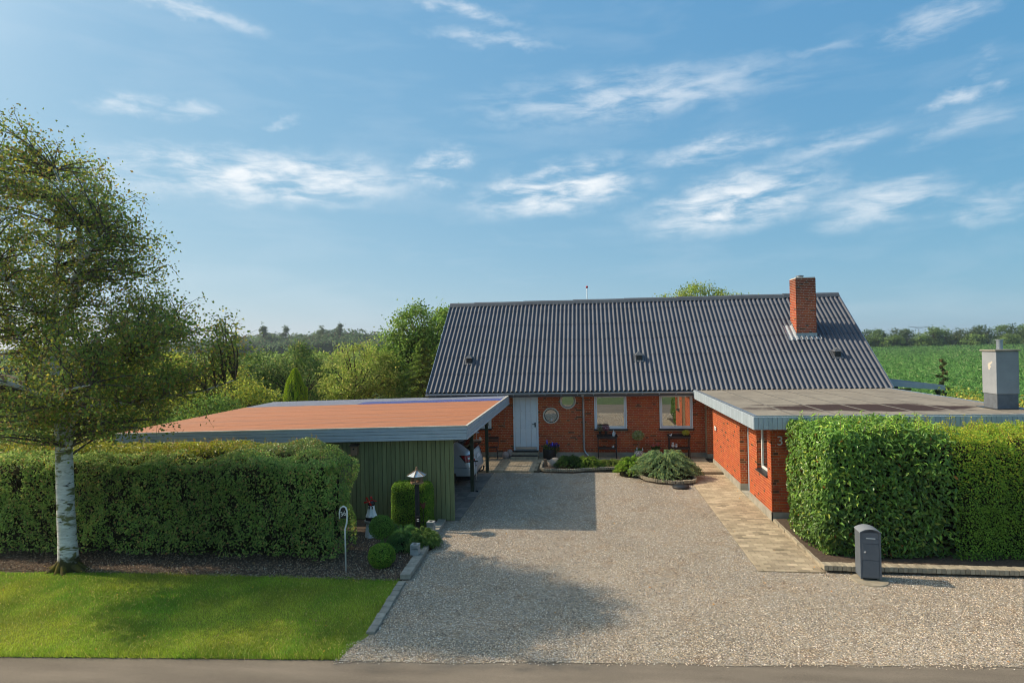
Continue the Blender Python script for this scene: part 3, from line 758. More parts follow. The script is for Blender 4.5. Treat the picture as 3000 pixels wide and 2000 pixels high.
for x in (-6.31, 10.885):
    for sgn in (0, 1):
        vg = M()
        ys, yr_ = (YE, YR) if sgn == 0 else (2*YR - YE, YR)
        vg.prism([(x, ys, ZE - .14), (x, ys, ZE + .035), (x, yr_, ZR + .035), (x, yr_, ZR - .14)], (.022, 0, 0))
        obj('verge_trim', vg, m_zinc, roof)
# roof vents
def roof_vent(x, y, lb):
    z = ZE + (y - YE) / (YR - YE) * (ZR - ZE)
    b = M().box((x - .11, y - .10, z - .12), (x + .11, y + .13, z + .17))
    o = obj('roof_vent', b, m_slate, roof, bevel=.008, label=lb)
    h = M().add([(x-.15, y-.16, z+.15), (x+.15, y-.16, z+.15), (x+.15, y+.18, z+.19), (x-.15, y+.18, z+.19), (x, y-.02, z+.31), (x, y+.12, z+.31)],
                [(0,1,4), (1,2,5,4), (2,3,5), (3,0,4,5), (3,2,1,0)])
    obj('vent_hood', h, m_cap, o)
    obj('vent_plate', M().prism([(x-.2, y-.16, z-.10), (x-.2, y+.24, z+.22), (x-.2, y+.24, z+.17), (x-.2, y-.16, z-.15)], (.4, 0, 0)), m_cap, o)
roof_vent(-4.83, 24.84, 'leftmost roof vent'); roof_vent(2.06, 24.85, 'middle roof vent'); roof_vent(9.55, 24.85, 'rightmost roof vent beside the chimney')

# brick chimney
CX0, CX1, CY0, CY1, CZT = 8.392, 9.165, 25.79, 26.56, 6.94
chim = obj('chimney', M().box((CX0 + .014, CY0 + .014, 4.3), (CX1 - .014, CY1 - .014, CZT - .01)), mat('pale chimney mortar', (.55, .48, .40), .95), roof, label='red brick chimney near the right end of the roof')
soot = lambda z: 1.0 if z < 5.75 else max(.42, 1.0 - (z - 5.75) * .55)
rz_ = lambda y: ZE + (y - YE) / (YR - YE) * (ZR - ZE)
brickwork('chimney', (CX0, CY0 + .014), (1, 0), CX1 - CX0, rz_(CY0) + .15, CZT, rot=0, seed=8, shade=soot)
brickwork('chimney', (CX0 + .014, CY1), (0, -1), CY1 - CY0, rz_(CY0) + .15, CZT, rot=RS, seed=9, shade=soot, zmin=lambda x, y: rz_(y) + .08)
brickwork('chimney', (CX1 - .014, CY0), (0, 1), CY1 - CY0, rz_(CY0) + .15, CZT, rot=-RS, seed=10, shade=soot, zmin=lambda x, y: rz_(y) + .05)
z0 = rz_(CY0)
fl = M().box((CX0 - .015, CY0 - .012, z0 - .02), (CX1 + .015, CY0 + .01, z0 + .14))
fl.prism([(CX0 - .014, CY0 - .01, z0 - .02), (CX0 - .014, CY0 - .01, z0 + .14), (CX0 - .014, CY1, rz_(CY1) + .10), (CX0 - .014, CY1, rz_(CY1) - .05)], (.012, 0, 0))
obj('flashing', fl, m_zinc, chim)
ap = corr(6, .23, amp=.030, lift=.0, seg=8); V = ap.V[0]; V[:, 0] += CX0 - .16; yy = V[:, 1].copy(); zz = V[:, 2].copy() + .03
V[:, 1] = CY0 - .19 + yy*math.cos(sl); V[:, 2] = rz_(CY0 - .19) + yy*math.sin(sl) + zz
ap2 = corr(2, .95, amp=.030, lift=0, seg=8); W_ = ap2.V[0]; W_[:, 0] += CX0 - .37; yy = W_[:, 1].copy(); zz = W_[:, 2].copy() + .026
W_[:, 1] = CY0 - .19 + yy*math.cos(sl); W_[:, 2] = rz_(CY0 - .19) + yy*math.sin(sl) + zz
ap.add(W_, [tuple(q) for q in ap2.L[0].reshape(-1, 4)])
obj('lead_apron', ap, m_lead, chim, smooth=True)
obj('chimney_cowl', M().lathe([(.13, 0), (.14, .05), (.12, .08), (.16, .085), (.16, .10), (.02, .13)], ((CX0+CX1)/2 - .12, CY0 + .3, CZT - .02), 14), m_zinc, chim)

# all bricks: the 300 that show largest are objects, the others one joined part
vis_ = [b for b in BR if not (b[7] == 'wing' and b[4] == 0 and b[0] > 4.85)]
vis_.sort(key=lambda b: -b[6]); top_ = vis_[:300]; ids = set(id(b) for b in top_)
bcache = {}
for b in top_:
    ln_ = round(b[3] / .004) * .004
    key = (round(ln_, 3), b[5], round(b[8], 2))
    if key not in bcache:
        t = TONES[b[5]]; e = .004
        bm_ = M(); h = key[0]/2
        bm_.add([(-h,-.003,-.027),(h,-.003,-.027),(h,-.003,.027),(-h,-.003,.027),(-h,.02,-.027),(h,.02,-.027),(h,.02,.027),(-h,.02,.027),
                 (-h+e,-.005,-.027+e),(h-e,-.005,-.027+e),(h-e,-.005,.027-e),(-h+e,-.005,.027-e)],
                [(8,9,10,11),(0,1,9,8),(1,2,10,9),(2,3,11,10),(3,0,8,11),(0,4,5,1),(1,5,6,2),(2,6,7,3),(3,7,4,0)], (t[0]*b[8], t[1]*b[8], t[2]*b[8]))
        me = bm_.mesh('brick'); me.materials.append(m_brick); bcache[key] = me
    piece('brick', bcache[key], chim if b[7] == 'chimney' else house, b[:3], (0, 0, b[4]))
rb = M()
for b in BR:
    if id(b) in ids: continue
    t = TONES[b[5]]; h = b[3]/2
    V = np.array([(-h,-.005,-.027),(h,-.005,-.027),(h,-.005,.027),(-h,-.005,.027),(-h,.02,-.027),(h,.02,-.027),(h,.02,.027),(-h,.02,.027)])
    cs, sn = math.cos(b[4]), math.sin(b[4]); X = V[:, 0]*cs - V[:, 1]*sn; Y = V[:, 0]*sn + V[:, 1]*cs
    V[:, 0] = X + b[0]; V[:, 1] = Y + b[1]; V[:, 2] += b[2]
    rb.add(V, [(0,1,2,3),(0,4,5,1),(1,5,6,2),(2,6,7,3),(3,7,4,0)], (t[0]*b[8], t[1]*b[8], t[2]*b[8]))
obj('brickwork', rb, m_brick, house, kind='stuff')

# gutter, eaves board, downpipe
gt = M(); a = np.linspace(math.pi, 2*math.pi, 9); xs = [-6.30, 3.90]; V = []
for x in xs:
    for r_ in (.068, .060):
        V += [(x, 23.325 + r_*math.cos(t), 2.585 + r_*math.sin(t)) for t in a]
F = []
for i in range(8): F += [(i, i+1, 18+i+1, 18+i), (9+i+1, 9+i, 27+i, 27+i+1)]
F += [(0, 18, 27, 9), (8, 17, 35, 26)] + [tuple(range(9))[::-1] + tuple(range(9, 18))] + [tuple(range(18, 27)) + tuple(range(35, 26, -1))]
gut = obj('gutter', gt.add(V, F), m_zinc, house, smooth=False)
for x in np.arange(-5.9, 3.9, .61):
    obj('gutter_bracket', M().box((x, 23.25, 2.50), (x + .025, 23.40, 2.512)).box((x, 23.246, 2.51), (x + .025, 23.257, 2.595)), m_zinc, gut)
obj('eaves_board', M().box((-6.2, 23.41, 2.43), (3.92, 23.44, 2.60)).box((-6.2, 23.44, 2.43), (3.92, YF + .02, 2.455)), m_cap, house)
dp = obj('downpipe', M().tube([(-.20, 23.40, 2.50), (-.19, 23.60, 2.44), (-.18, 23.80, 2.30), (-.18, 23.82, 2.1), (-.18, 23.82, .42), (-.17, 23.82, .33), (-.12, 23.78, .22), (-.03, 23.70, .14), (0.0, 23.66, .05)], .042, 12), m_zinc, house, smooth=True)
obj('pipe_collar', M().lathe([(.047, 0), (.047, .05)], (-.18, 23.82, 1.80), 12).lathe([(.047, 0), (.047, .05)], (-.18, 23.82, .62), 12).lathe([(.044, 0), (.075, .12)], (-.20, 23.40, 2.42), 12), m_zinc, dp)

# ------------------------------------------------------------------ carport
cp = thing('carport', 'open carport with red brown ribbed roof, blue grey fascia and dark green board wall', 'carport', (-8, 15.3, 0))
zc = lambda x, y: 2.435 + .0185 * (x + 3.04) + .0055 * (y - 15.1)
XL, XR, YA, YB = -12.72, -3.05, 15.10, 23.55
def ribs(y0, y1, x0, x1, pitch=.175, h=.028, th=.004):
    prof = []; y = y0
    while y < y1 - 1e-6:
        for dy, dz in ((0, 0), (.07, 0), (.09, h), (.155, h)): prof.append((min(y + dy, y1), dz))
        y += pitch
    prof.append((y1, 0)); b = M(); V = []
    for x in (x0, x1):
        V += [(x, p[0], zc(x, p[0]) + p[1]) for p in prof]
    n_ = len(prof)
    b.add(V, [(i, n_+i, n_+i+1, i+1) for i in range(n_-1)])
    if not th: return b
    V = [(x, y, z - th) for x, y, z in V]
    return b.add(V, [(i, i+1, n_+i+1, n_+i) for i in range(n_-1)])
edges = [15.12 + .175*6*i for i in range(7)]
edges[-1] = 21.42
for i in range(6):
    obj('roof_sheet', ribs(edges[i], edges[i+1] + .001, XL, XR, ), m_carroof, cp)
obj('roof_sheet', ribs(21.42, 22.3, -8.4, XR, th=0), m_clearb, cp, label='blue translucent roof sheet')
obj('roof_sheet', ribs(21.42, 22.3, XL, -8.41, th=0), m_clear, cp, label='grey translucent roof sheet')
obj('roof_sheet', ribs(22.3, YB, XL, XR, th=0), m_clear, cp, label='grey translucent roof sheet')
# fascia of four horizontal boards, front and both sides
fz = [.0, .085, .17, .255, .33]
for k in range(4):
    a_, b_ = -fz[k] - .0, -fz[k+1] + .006
    t_ = .0 if k % 2 == 0 else .006
    z1, z2 = zc(XL, YA), zc(XR, YA)
    o = obj('fascia_board', M().add([(XL, YA - .02 - t_, z1+b_), (XR, YA - .02 - t_, z2+b_), (XR, YA, z2+b_), (XL, YA, z1+b_), (XL, YA - .02 - t_, z1+a_), (XR, YA - .02 - t_, z2+a_), (XR, YA, z2+a_), (XL, YA, z1+a_)],
        [(0,3,2,1), (4,5,6,7), (0,1,5,4), (1,2,6,5), (2,3,7,6), (3,0,4,7)]), m_blue, cp, bevel=.004)
    for (x, sg) in ((XR, 1), (XL, -1)):
        z1, z2 = zc(x, YA), zc(x, YB)
        x2 = x + sg * (.02 + t_)
        V = [(x, YA-.02, z1+b_), (x2, YA-.026, z1+b_), (x2, YB, z2+b_), (x, YB, z2+b_), (x, YA-.02, z1+a_), (x2, YA-.026, z1+a_), (x2, YB, z2+a_), (x, YB, z2+a_)]
        obj('fascia_board', M().add(V, [(0,3,2,1), (4,5,6,7), (0,1,5,4), (1,2,6,5), (2,3,7,6), (3,0,4,7)]), m_blue, cp, bevel=.004)
tr = M(); z1, z2 = zc(XL, YA), zc(XR, YA); q = .028
def strip(p, q_, w, h, dx=0, dy=0):
    V = [(p[0], p[1], p[2]), (q_[0], q_[1], q_[2]), (q_[0]+dx, q_[1]+dy, q_[2]), (p[0]+dx, p[1]+dy, p[2])]
    V = V + [(a, b, c + h) for a, b, c in V]; return V
FB = [(0,3,2,1), (4,5,6,7), (0,1,5,4), (1,2,6,5), (2,3,7,6), (3,0,4,7)]
tr.add(strip((XL-.02, YA-.034, z1+.003), (XR+.03, YA-.034, z2+.003), 0, q, 0, .055), FB)
tr.add(strip((XR-.02, YA+.022, z2+.003), (XR-.02, YB, zc(XR, YB)+.003), 0, q, .055, 0), FB)
obj('edge_trim', tr, m_cream, cp)
# beams and posts
for y in (15.40, 18.39, 21.2, 22.35, 23.4):
    obj('beam', M().add([(x, yy, zc(x, yy) + dz) for dz in (-.19, -.035) for (x, yy) in ((XL+.1, y-.035), (XR-.06, y-.035), (XR-.06, y+.035), (XL+.1, y+.035))], FB), m_post, cp)
obj('beam', M().box((-3.60, 15.45, 1.92), (-3.50, 23.4, 2.06)), m_post, cp)
rf_ = M()
for x in np.arange(-12.2, -3.3, 1.25):
    if x > -3.7: continue
    rf_.box((x, 21.25, 2.1), (x + .06, 23.5, zc(x, 22) - .04))
obj('rafter', rf_, m_post, cp)
for (x, y) in ((-3.555, 18.39), (-3.555, 21.2), (-12.3, 15.4), (-12.3, 18.39), (-12.3, 21.2), (-12.3, 23.4), (-8.4, 23.4), (-9.2, 15.36)):
    obj('post', M().box((x-.052, y-.052, 0), (x+.052, y+.052, 2.12)), m_post, cp, bevel=.006)
bdm = M().box((-.0555, -.010, 0), (.0555, .010, 2.18)).mesh('wall_board'); bdm.materials.append(m_green)
x = -9.05; i = 0
while x < -3.44:
    o_ = piece('wall_board', bdm, cp, (x, 15.292 + (.0 if i % 2 else .003), .02 + random.uniform(-.008, .004)), (0, 0, 0)); x += .1185; i += 1
    bb = o_.modifiers.new('bevel', 'BEVEL'); bb.width = .008
obj('wall_backing', M().box((-9.1, 15.307, .03), (-3.44, 15.35, 2.1)), m_core, cp)
obj('rear_wall', M().box((-12.4, 23.5, 0), (-6.3, 23.55, 2.15)).box((-12.35, 18.4, 0), (-12.3, 23.5, 2.15)), m_green, cp)

# ------------------------------------------------------------------ car
m_paint = mat('silver blue car paint', (.58, .63, .67), .28, metal=.35, coat=1, spec=.5)
m_cglass = mat('tinted car glass', (.008, .009, .010), .04, spec=.9)
m_red = mat('red lamp glass', (.38, .008, .010), .12, spec=.8)
m_lampw = mat('clear lamp glass', (.75, .72, .72), .15, spec=.8)
m_plas = mat('black plastic', (.014, .014, .015), .55)
m_tyre = mat('tyre rubber', (.012, .012, .012), .85)
m_plate = mat('white plate', (.75, .75, .75), .4)
XREAR, YC = -3.58, 19.86
lv = [.20, .28, .40, .52, .64, .74, .84, .94, 1.0, 1.04, 1.12, 1.20, 1.28, 1.36, 1.42, 1.455, 1.47]
xr_ = [.16, .07, .02, .0, .01, .035, .06, .08, .10, .12, .22, .33, .44, .55, .66, .95, 1.3]
xf_ = [4.35, 4.5, 4.58, 4.60, 4.58, 4.52, 4.42, 4.0, 3.55, 3.45, 3.28, 3.10, 2.94, 2.78, 2.64, 2.45, 2.2]
hw_ = [.80, .86, .895, .905, .91, .91, .905, .895, .88, .87, .835, .80, .765, .73, .69, .62, .48]
rr_ = [.16, .2, .24, .26, .27, .28, .28, .28, .27, .26, .25, .24, .23, .22, .2, .2, .2]
def csec(z):
    f_ = lambda t: float(np.interp(z, lv, t)); return f_(xr_), f_(xf_), f_(hw_), f_(rr_)
def cpt(t, z, off=0.0):
    """t metres along the section outline from the rear centre towards the left side"""
    x0, x1, w, r_ = csec(z); arc = math.pi/2*r_; sg = 1 if t >= 0 else -1; t = abs(t)
    a = w - r_
    if t <= a: x, y, nx, ny = x0, t, -1, 0
    elif t <= a + arc:
        th = (t - a) / r_; x, y, nx, ny = x0 + r_ - r_*math.cos(th), a + r_*math.sin(th), -math.cos(th), math.sin(th)
    else: x, y, nx, ny = x0 + r_ + (t - a - arc), w, 0, 1
    x += nx*off; y += ny*off
    return (XREAR - x, YC - sg*y, z + off*.3)
def cside(xx, z):
    x0, x1, w, r_ = csec(z); return (w - r_) + math.pi/2*r_ + (xx - x0 - r_)
car = thing('car', 'silver blue estate car parked under the carport, rear end towards the driveway', 'car', (XREAR - 2.2, YC, 0))
body = M(); V = []; NT = 0
for z in lv:
    x0, x1, w, r_ = csec(z); L = []
    ta = (w - r_) + math.pi/2*r_; te = ta + (x1 - r_ - x0 - r_)
    ts = list(np.linspace(0, w - r_, 4)) + list(np.linspace(w - r_, ta, 7)[1:]) + list(np.linspace(ta, te, 14)[1:])
    left = [cpt(t, z) for t in ts]
    for i in range(1, 7):
        th = math.pi/2*i/6; left.append((XREAR - (x1 - r_ + r_*math.sin(th)), YC - (w - r_ + r_*math.cos(th)), z))
    left.append((XREAR - x1, YC, z))
    L = left + [(p[0], 2*YC - p[1], p[2]) for p in left[-2:0:-1]]
    V += L; NT = len(L)
F = [(i*NT+j, i*NT+(j+1)%NT, (i+1)*NT+(j+1)%NT, (i+1)*NT+j) for i in range(len(lv)-1) for j in range(NT)]
F.append(tuple(range(NT))[::-1])
k_ = (len(lv)-1)*NT; F.append(tuple(range(k_, k_+NT)))
bo = obj('body', body.add(V, F), m_paint, car, smooth=True)
def patch(tz, off, nu=8, nv=4):
    """four corners (t, z) joined over the car's skin"""
    (a, b, c, d) = tz; b_ = M(); V = []
    for j in range(nv+1):
        v = j/nv
        for i in range(nu+1):
            u = i/nu
            t = (1-v)*((1-u)*a[0] + u*b[0]) + v*((1-u)*d[0] + u*c[0]); z = (1-v)*((1-u)*a[1] + u*b[1]) + v*((1-u)*d[1] + u*c[1])
            V.append(cpt(t, z, off))
    return b_.add(V, [(j*(nu+1)+i, j*(nu+1)+i+1, (j+1)*(nu+1)+i+1, (j+1)*(nu+1)+i) for j in range(nv) for i in range(nu)])
obj('rear_window', patch([(-.66, 1.07), (.66, 1.07), (.60, 1.38), (-.60, 1.38)], .006, 14, 6), m_cglass, car, smooth=True)
obj('spoiler', M().prism([(XREAR-.42, YC-.66, 1.425), (XREAR-.68, YC-.66, 1.47), (XREAR-.68, YC-.66, 1.44), (XREAR-.44, YC-.66, 1.395)], (0, 1.32, 0)), m_paint, car, bevel=.006)
obj('rear_wiper', M().tube([(XREAR-.19, YC+.0, 1.085), (XREAR-.22, YC-.2, 1.14), (XREAR-.24, YC-.45, 1.15)], .012, 6), m_plas, car)
qs = cside
obj('side_window', patch([(qs(.72, 1.07), 1.07), (qs(1.35, 1.06), 1.06), (qs(1.35, 1.33), 1.33), (qs(.92, 1.31), 1.31)], .006), m_cglass, car, smooth=True)
obj('side_window', patch([(qs(1.42, 1.06), 1.06), (qs(2.2, 1.05), 1.05), (qs(2.2, 1.36), 1.36), (qs(1.42, 1.34), 1.34)], .006), m_cglass, car, smooth=True)
obj('side_window', patch([(qs(2.28, 1.05), 1.05), (qs(3.2, 1.04), 1.04), (qs(2.75, 1.34), 1.34), (qs(2.28, 1.36), 1.36)], .006), m_cglass, car, smooth=True)
for sg in (1, -1):
    tl = obj('tail_lamp', patch([(sg*.60, .80), (sg*qs(.30, .76), .76), (sg*qs(.50, .99), .99), (sg*.56, 1.02)], .008, 14, 4), m_plas, car, smooth=True)
    obj('lamp_lens', patch([(sg*.62, .815), (sg*qs(.285, .785), .785), (sg*qs(.44, .975), .975), (sg*.585, 1.005)], .014, 12, 4), m_red, tl, smooth=True)
    obj('lamp_insert', patch([(sg*.64, .865), (sg*qs(.22, .865), .865), (sg*qs(.23, .925), .925), (sg*.62, .93)], .020, 10, 2), m_lampw, tl, smooth=True)
    obj('side_panel_line', patch([(sg*qs(.05, .60), .600), (sg*qs(1.0, .62), .620), (sg*qs(1.0, .632), .632), (sg*qs(.05, .612), .612)], .004, 8, 1), m_slate, car)
obj('number_plate', patch([(-.26, .80), (.26, .80), (.26, .91), (-.26, .91)], .02, 4, 1), m_plate, car)
obj('bumper', patch([(-qs(.75, .44), .44), (qs(.75, .44), .44), (qs(.62, .53), .53), (-qs(.62, .53), .53)], .018, 40, 2), m_paint, car, smooth=True)
obj('bumper_lower', patch([(-qs(.7, .20), .20), (qs(.7, .20), .20), (qs(.72, .34), .34), (-qs(.72, .34), .34)], .012, 40, 2), m_plas, car, smooth=True)
obj('tow_hook', M().tube([(XREAR-.2, YC, .34), (XREAR+.04, YC, .34), (XREAR+.11, YC, .37), (XREAR+.13, YC, .45)], .022, 8).ball((XREAR+.13, YC, .48), .032, 10, 7), m_plas, car, smooth=True)
obj('roof_rail', M().tube([(XREAR-1.0, YC-.60, 1.46), (XREAR-1.1, YC-.60, 1.50), (XREAR-2.4, YC-.60, 1.50), (XREAR-2.5, YC-.60, 1.46)], .015, 6), m_chrome, car)
for x in (.92, 3.62):
    for sg in (-1, 1):
        y = YC + sg*.80
        w = obj('wheel', M().tube([(XREAR-x, y-.10, .32), (XREAR-x, y+.10, .32)], .20, 18), m_chrome, car)
        a = np.linspace(0, 2*math.pi, 25)[:-1]; V = []
        for (r_, dy) in ((.21, .11), (.31, .115), (.325, .09), (.325, -.09), (.31, -.115), (.21, -.11)):
            V += [(XREAR-x + r_*math.cos(t), y + dy, .325 + r_*math.sin(t)) for t in a]
        obj('tyre', M().add(V, [(i*24+j, (i+1)*24+j, (i+1)*24+(j+1)%24, i*24+(j+1)%24) for i in range(5) for j in range(24)]), m_tyre, w, smooth=True)
rod = thing('paint_roller_pole', 'thin silver telescopic pole leaning on the front carport post', 'pole', (-3.41, 18.35, 0))
obj('pole', M().tube([(-3.41, 18.33, .03), (-3.435, 18.36, .95)], .012, 8), m_chrome, rod, smooth=True)
obj('pole_clip', M().box((-3.45, 18.32, .0), (-3.37, 18.36, .05)).box((-3.44, 18.33, .33), (-3.40, 18.37, .35)).box((-3.45, 18.34, .80), (-3.405, 18.38, .82)).box((-3.5, 18.34, .93), (-3.36, 18.37, .96)), m_plas, rod)

# ------------------------------------------------------------------ bird boxes
def bird_box(x, lb):
    t = thing('bird_box', lb, 'bird box', (x, 15.20, 1.70), 'bird boxes on the green board wall')
    obj('box', M().box((x-.085, 15.13, 1.70), (x+.085, 15.27, 1.93)), m_wood, t, bevel=.004)
    obj('lid', M().prism([(x-.11, 15.09, 1.925), (x-.11, 15.28, 1.965), (x-.11, 15.28, 1.985), (x-.11, 15.09, 1.945)], (.22, 0, 0)), m_bark, t)
    obj('entrance_hole', M().tube([(x, 15.126, 1.86), (x, 15.14, 1.86)], .022, 12), m_dark, t)
    obj('perch', M().tube([(x, 15.08, 1.80), (x, 15.14, 1.80)], .006, 6), m_wood, t)
bird_box(-6.02, 'weathered bird box on the green boards right of the hedge end')
bird_box(-9.0, 'bird box at the far left end of the green boards, above the hedge')

# ------------------------------------------------------------------ kerbs
kl = thing('lawn_kerb', 'row of flush concrete setts between lawn and gravel', 'kerb', (-3.55, 10.2, 0))
sm_ = [M().box((-.072, -.108, -.1), (.072, .108, .0)).mesh('sett') for _ in range(1)][0]; sm_.materials.append(m_conc)
for i in range(9):
    y = 9.31 + i*.2305; o_ = piece('sett', sm_, kl, (-3.44 - (y-9.2)*.062 + random.uniform(-.006, .006), y, .045 + random.uniform(-.006, .006)), (random.uniform(-.02, .02), random.uniform(-.03, .03), .062 + random.uniform(-.02, .02)))
    bb = o_.modifiers.new('bevel', 'BEVEL'); bb.width = .012; bb.segments = 2
kh = thing('bed_kerb', 'raised kerb of concrete blocks along the shrub bed beside the driveway', 'kerb', (-3.65, 13.2, 0))
bm_ = M().box((-.1, -.113, -.1), (.1, .113, 0)).mesh('kerb_block'); bm_.materials.append(m_conc)
for i in range(16):
    y = 11.48 + i*.2305; o_ = piece('kerb_block', bm_, kh, (-3.545 - (y-11.36)*.045 + random.uniform(-.004, .004), y, .115 + random.uniform(-.004, .004)), (0, random.uniform(-.01, .01), .045))
    bb = o_.modifiers.new('bevel', 'BEVEL'); bb.width = .010; bb.segments = 2
kr = thing('hedge_kerb', 'raised kerb of upright tan bricks in front of the right hedge', 'kerb', (7.5, 12.35, 0))
bm_ = M().box((-.0395, -.105, -.1), (.0395, .105, 0)).mesh('kerb_brick'); bm_.materials.append(m_concedge)
x = 4.445
while x < 12:
    o_ = piece('kerb_brick', bm_, kr, (x, 12.39 - (x-4.4)*.012 + random.uniform(-.004, .004), .148 + random.uniform(-.004, .004)), (0, 0, random.uniform(-.02, .02)))
    bb = o_.modifiers.new('bevel', 'BEVEL'); bb.width = .009; bb.segments = 2; x += .0825
ks = M().box((-.03, -.22, -.1), (.03, .22, 0)).mesh('edging_slab'); ks.materials.append(m_concedge)
for i in range(7):
    piece('edging_slab', ks, kr, (4.465, 12.74 + i*.445, .075), (0, 0, -.03))
# palisade edging of the middle bed
pe = thing('bed_edging', 'curved tan palisade edging round the juniper bed', 'edging', (1, 21, 0))
pts = np.array([(-1.693, 22.55), (-1.70, 21.95), (-1.693, 21.376), (-1.539, 21.17), (-1.038, 21.15), (-.552, 21.13), (.091, 21.381), (.471, 21.482), (1.015, 21.60), (1.30, 21.45), (1.50, 21.0), (1.60, 20.45), (1.80, 19.9), (2.12, 19.62), (2.53, 19.46), (2.9, 19.47), (3.25, 19.63), (3.33, 19.8), (3.32, 20.4), (3.31, 20.98)])
d = np.concatenate([[0], np.cumsum(np.linalg.norm(np.diff(pts, axis=0), axis=1))])
bm_ = M().box((-.033, -.04, -.1), (.033, .04, 0)).mesh('palisade'); bm_.materials.append(m_concedge)
t = .03
while t < d[-1]:
    p = (np.interp(t, d, pts[:, 0]), np.interp(t, d, pts[:, 1])); q = (np.interp(t+.05, d, pts[:, 0]), np.interp(t+.05, d, pts[:, 1]))
    o_ = piece('palisade', bm_, pe, (p[0], p[1], .15 + random.uniform(-.006, .006)), (random.uniform(-.03, .03), 0, math.atan2(q[1]-p[1], q[0]-p[0]) + random.uniform(-.04, .04)))
    bb = o_.modifiers.new('bevel', 'BEVEL'); bb.width = .010; bb.segments = 2; t += .077
struct('juniper_bed', slab([tuple(p) for p in pts[2:]] + [(3.3, 22.58), (-1.69, 22.58)], -.04, .075), m_soil, label='soil bed of the junipers before the patio')

# ------------------------------------------------------------------ left bed things
sg_ = thing('number_sign', 'white crooked steel post with black plate reading 36 beside the left hedge', 'house number sign', (-4.866, 11.704, 0))
X, Y = -4.862, 11.704
obj('post', M().tube([(X, Y, 0), (X-.002, Y, .86), (X+.035, Y, .98), (X+.045, Y, 1.08), (X+.045, Y, 1.22), (X+.02, Y, 1.29), (X-.03, Y, 1.315), (X-.085, Y, 1.28), (X-.11, Y, 1.20), (X-.112, Y, 1.06)], .0155, 10), m_white, sg_, smooth=True)
obj('number_plate', M().box((X-.095, Y-.006, 1.075), (X+.032, Y+.006, 1.28)), m_black, sg_)
def text_mesh(txt, size, depth, m_):
    cu_ = bpy.data.curves.new('number_text', 'FONT'); cu_.body = txt; cu_.size = size; cu_.extrude = depth; cu_.align_x = 'CENTER'; cu_.align_y = 'CENTER'
    to = bpy.data.objects.new('number_text', cu_); COL.objects.link(to)
    bpy.context.view_layer.update()
    me = bpy.data.meshes.new_from_object(to.evaluated_get(bpy.context.evaluated_depsgraph_get()))
    bpy.data.objects.remove(to, do_unlink=True); bpy.data.curves.remove(cu_)
    me.materials.clear(); me.materials.append(m_); return me
piece('digits', text_mesh('36', .125, .002, m_white), sg_, (X-.032, Y-.009, 1.165), (R(90), R(-12), 0))

wm = thing('windmill_ornament', 'small black and white garden windmill with red sails on a white pedestal', 'garden ornament', (-5.15, 13.97, 0))
X, Y = -5.15, 13.98
obj('pedestal', M().lathe([(.17, 0), (.165, .03), (.13, .33)], (X, Y, 0), 8), m_white, wm)
obj('pedestal_top', M().lathe([(.165, .33), (.175, .345), (.175, .385), (.165, .39)], (X, Y, 0), 24), m_conc, wm)
obj('mill_base', M().lathe([(.135, .39), (.14, .40), (.138, .47), (.13, .475)], (X, Y, 0), 10), m_black, wm)
mb_ = obj('mill_body', M().lathe([(.145, .475), (.115, .54), (.085, .66), (.075, .76)], (X, Y, 0), 8), m_white, wm)
obj('mill_window', M().box((X-.035, Y-.099, .665), (X-.005, Y-.07, .725)).box((X+.045, Y-.09, .66), (X+.06, Y-.05, .72)).box((X-.06, Y-.125, .49), (X+.06, Y-.10, .50)), m_slate, mb_)
obj('mill_cap', M().ball((X, Y, .77), .088, 16, 10, sc_=(1, 1, .95)), m_black, wm, smooth=True)
redm = mat('red enamel', (.50, .006, .008), .35)
sl_ = M().tube([(X-.02, Y-.08, .85), (X-.02, Y-.13, .85)], .018, 10)
for ang in (20, 115, 190, 300):
    a = R(ang); dx, dz = math.cos(a), math.sin(a)
    sl_.prism([(X-.02 + dx*.02 - dz*.012, Y-.125, .85 + dz*.02 + dx*.012), (X-.02 + dx*.11 - dz*.03, Y-.125, .85 + dz*.11 + dx*.03), (X-.02 + dx*.115 + dz*.015, Y-.125, .85 + dz*.115 - dx*.015), (X-.02 + dx*.02 + dz*.012, Y-.125, .85 + dz*.02 - dx*.012)], (0, .008, 0))
sl_.ball((X, Y, .915), .028, 10, 7).tube([(X+.02, Y+.02, .84), (X+.13, Y+.0, .83)], .012, 8)
obj('mill_sails', sl_, redm, wm)

bf = thing('bird_feeder', 'weathered hexagonal bird table with a tin roof on a dark post', 'bird feeder', (-4.17, 14.46, 0))
X, Y = -4.165, 14.46
obj('post', M().box((X-.045, Y-.045, 0), (X+.045, Y+.045, 1.15)), mat('charred dark post', (.025, .025, .024), .8, (.10, .09, .075), 16, stretch=(3, 3, .6), lo=.55, hi=.75), bf, bevel=.004)
obj('feeder_tray', M().lathe([(.165, 1.155), (.165, 1.20), (.15, 1.20), (.15, 1.175)], (X, Y, 0), 6), m_wood, bf)
hx = [(X + .135*math.cos(R(60*i+30)), Y + .135*math.sin(R(60*i+30))) for i in range(6)]
for p in hx: obj('feeder_post', M().box((p[0]-.014, p[1]-.014, 1.19), (p[0]+.014, p[1]+.014, 1.36)), m_wood, bf)
tin = mat('pale blue zinc panel', (.42, .50, .55), .5, (.36, .27, .20), 11, metal=.3, lo=.5, hi=.75)
ro = [(X + .245*math.cos(R(60*i+30)), Y + .245*math.sin(R(60*i+30)), 1.345) for i in range(6)]
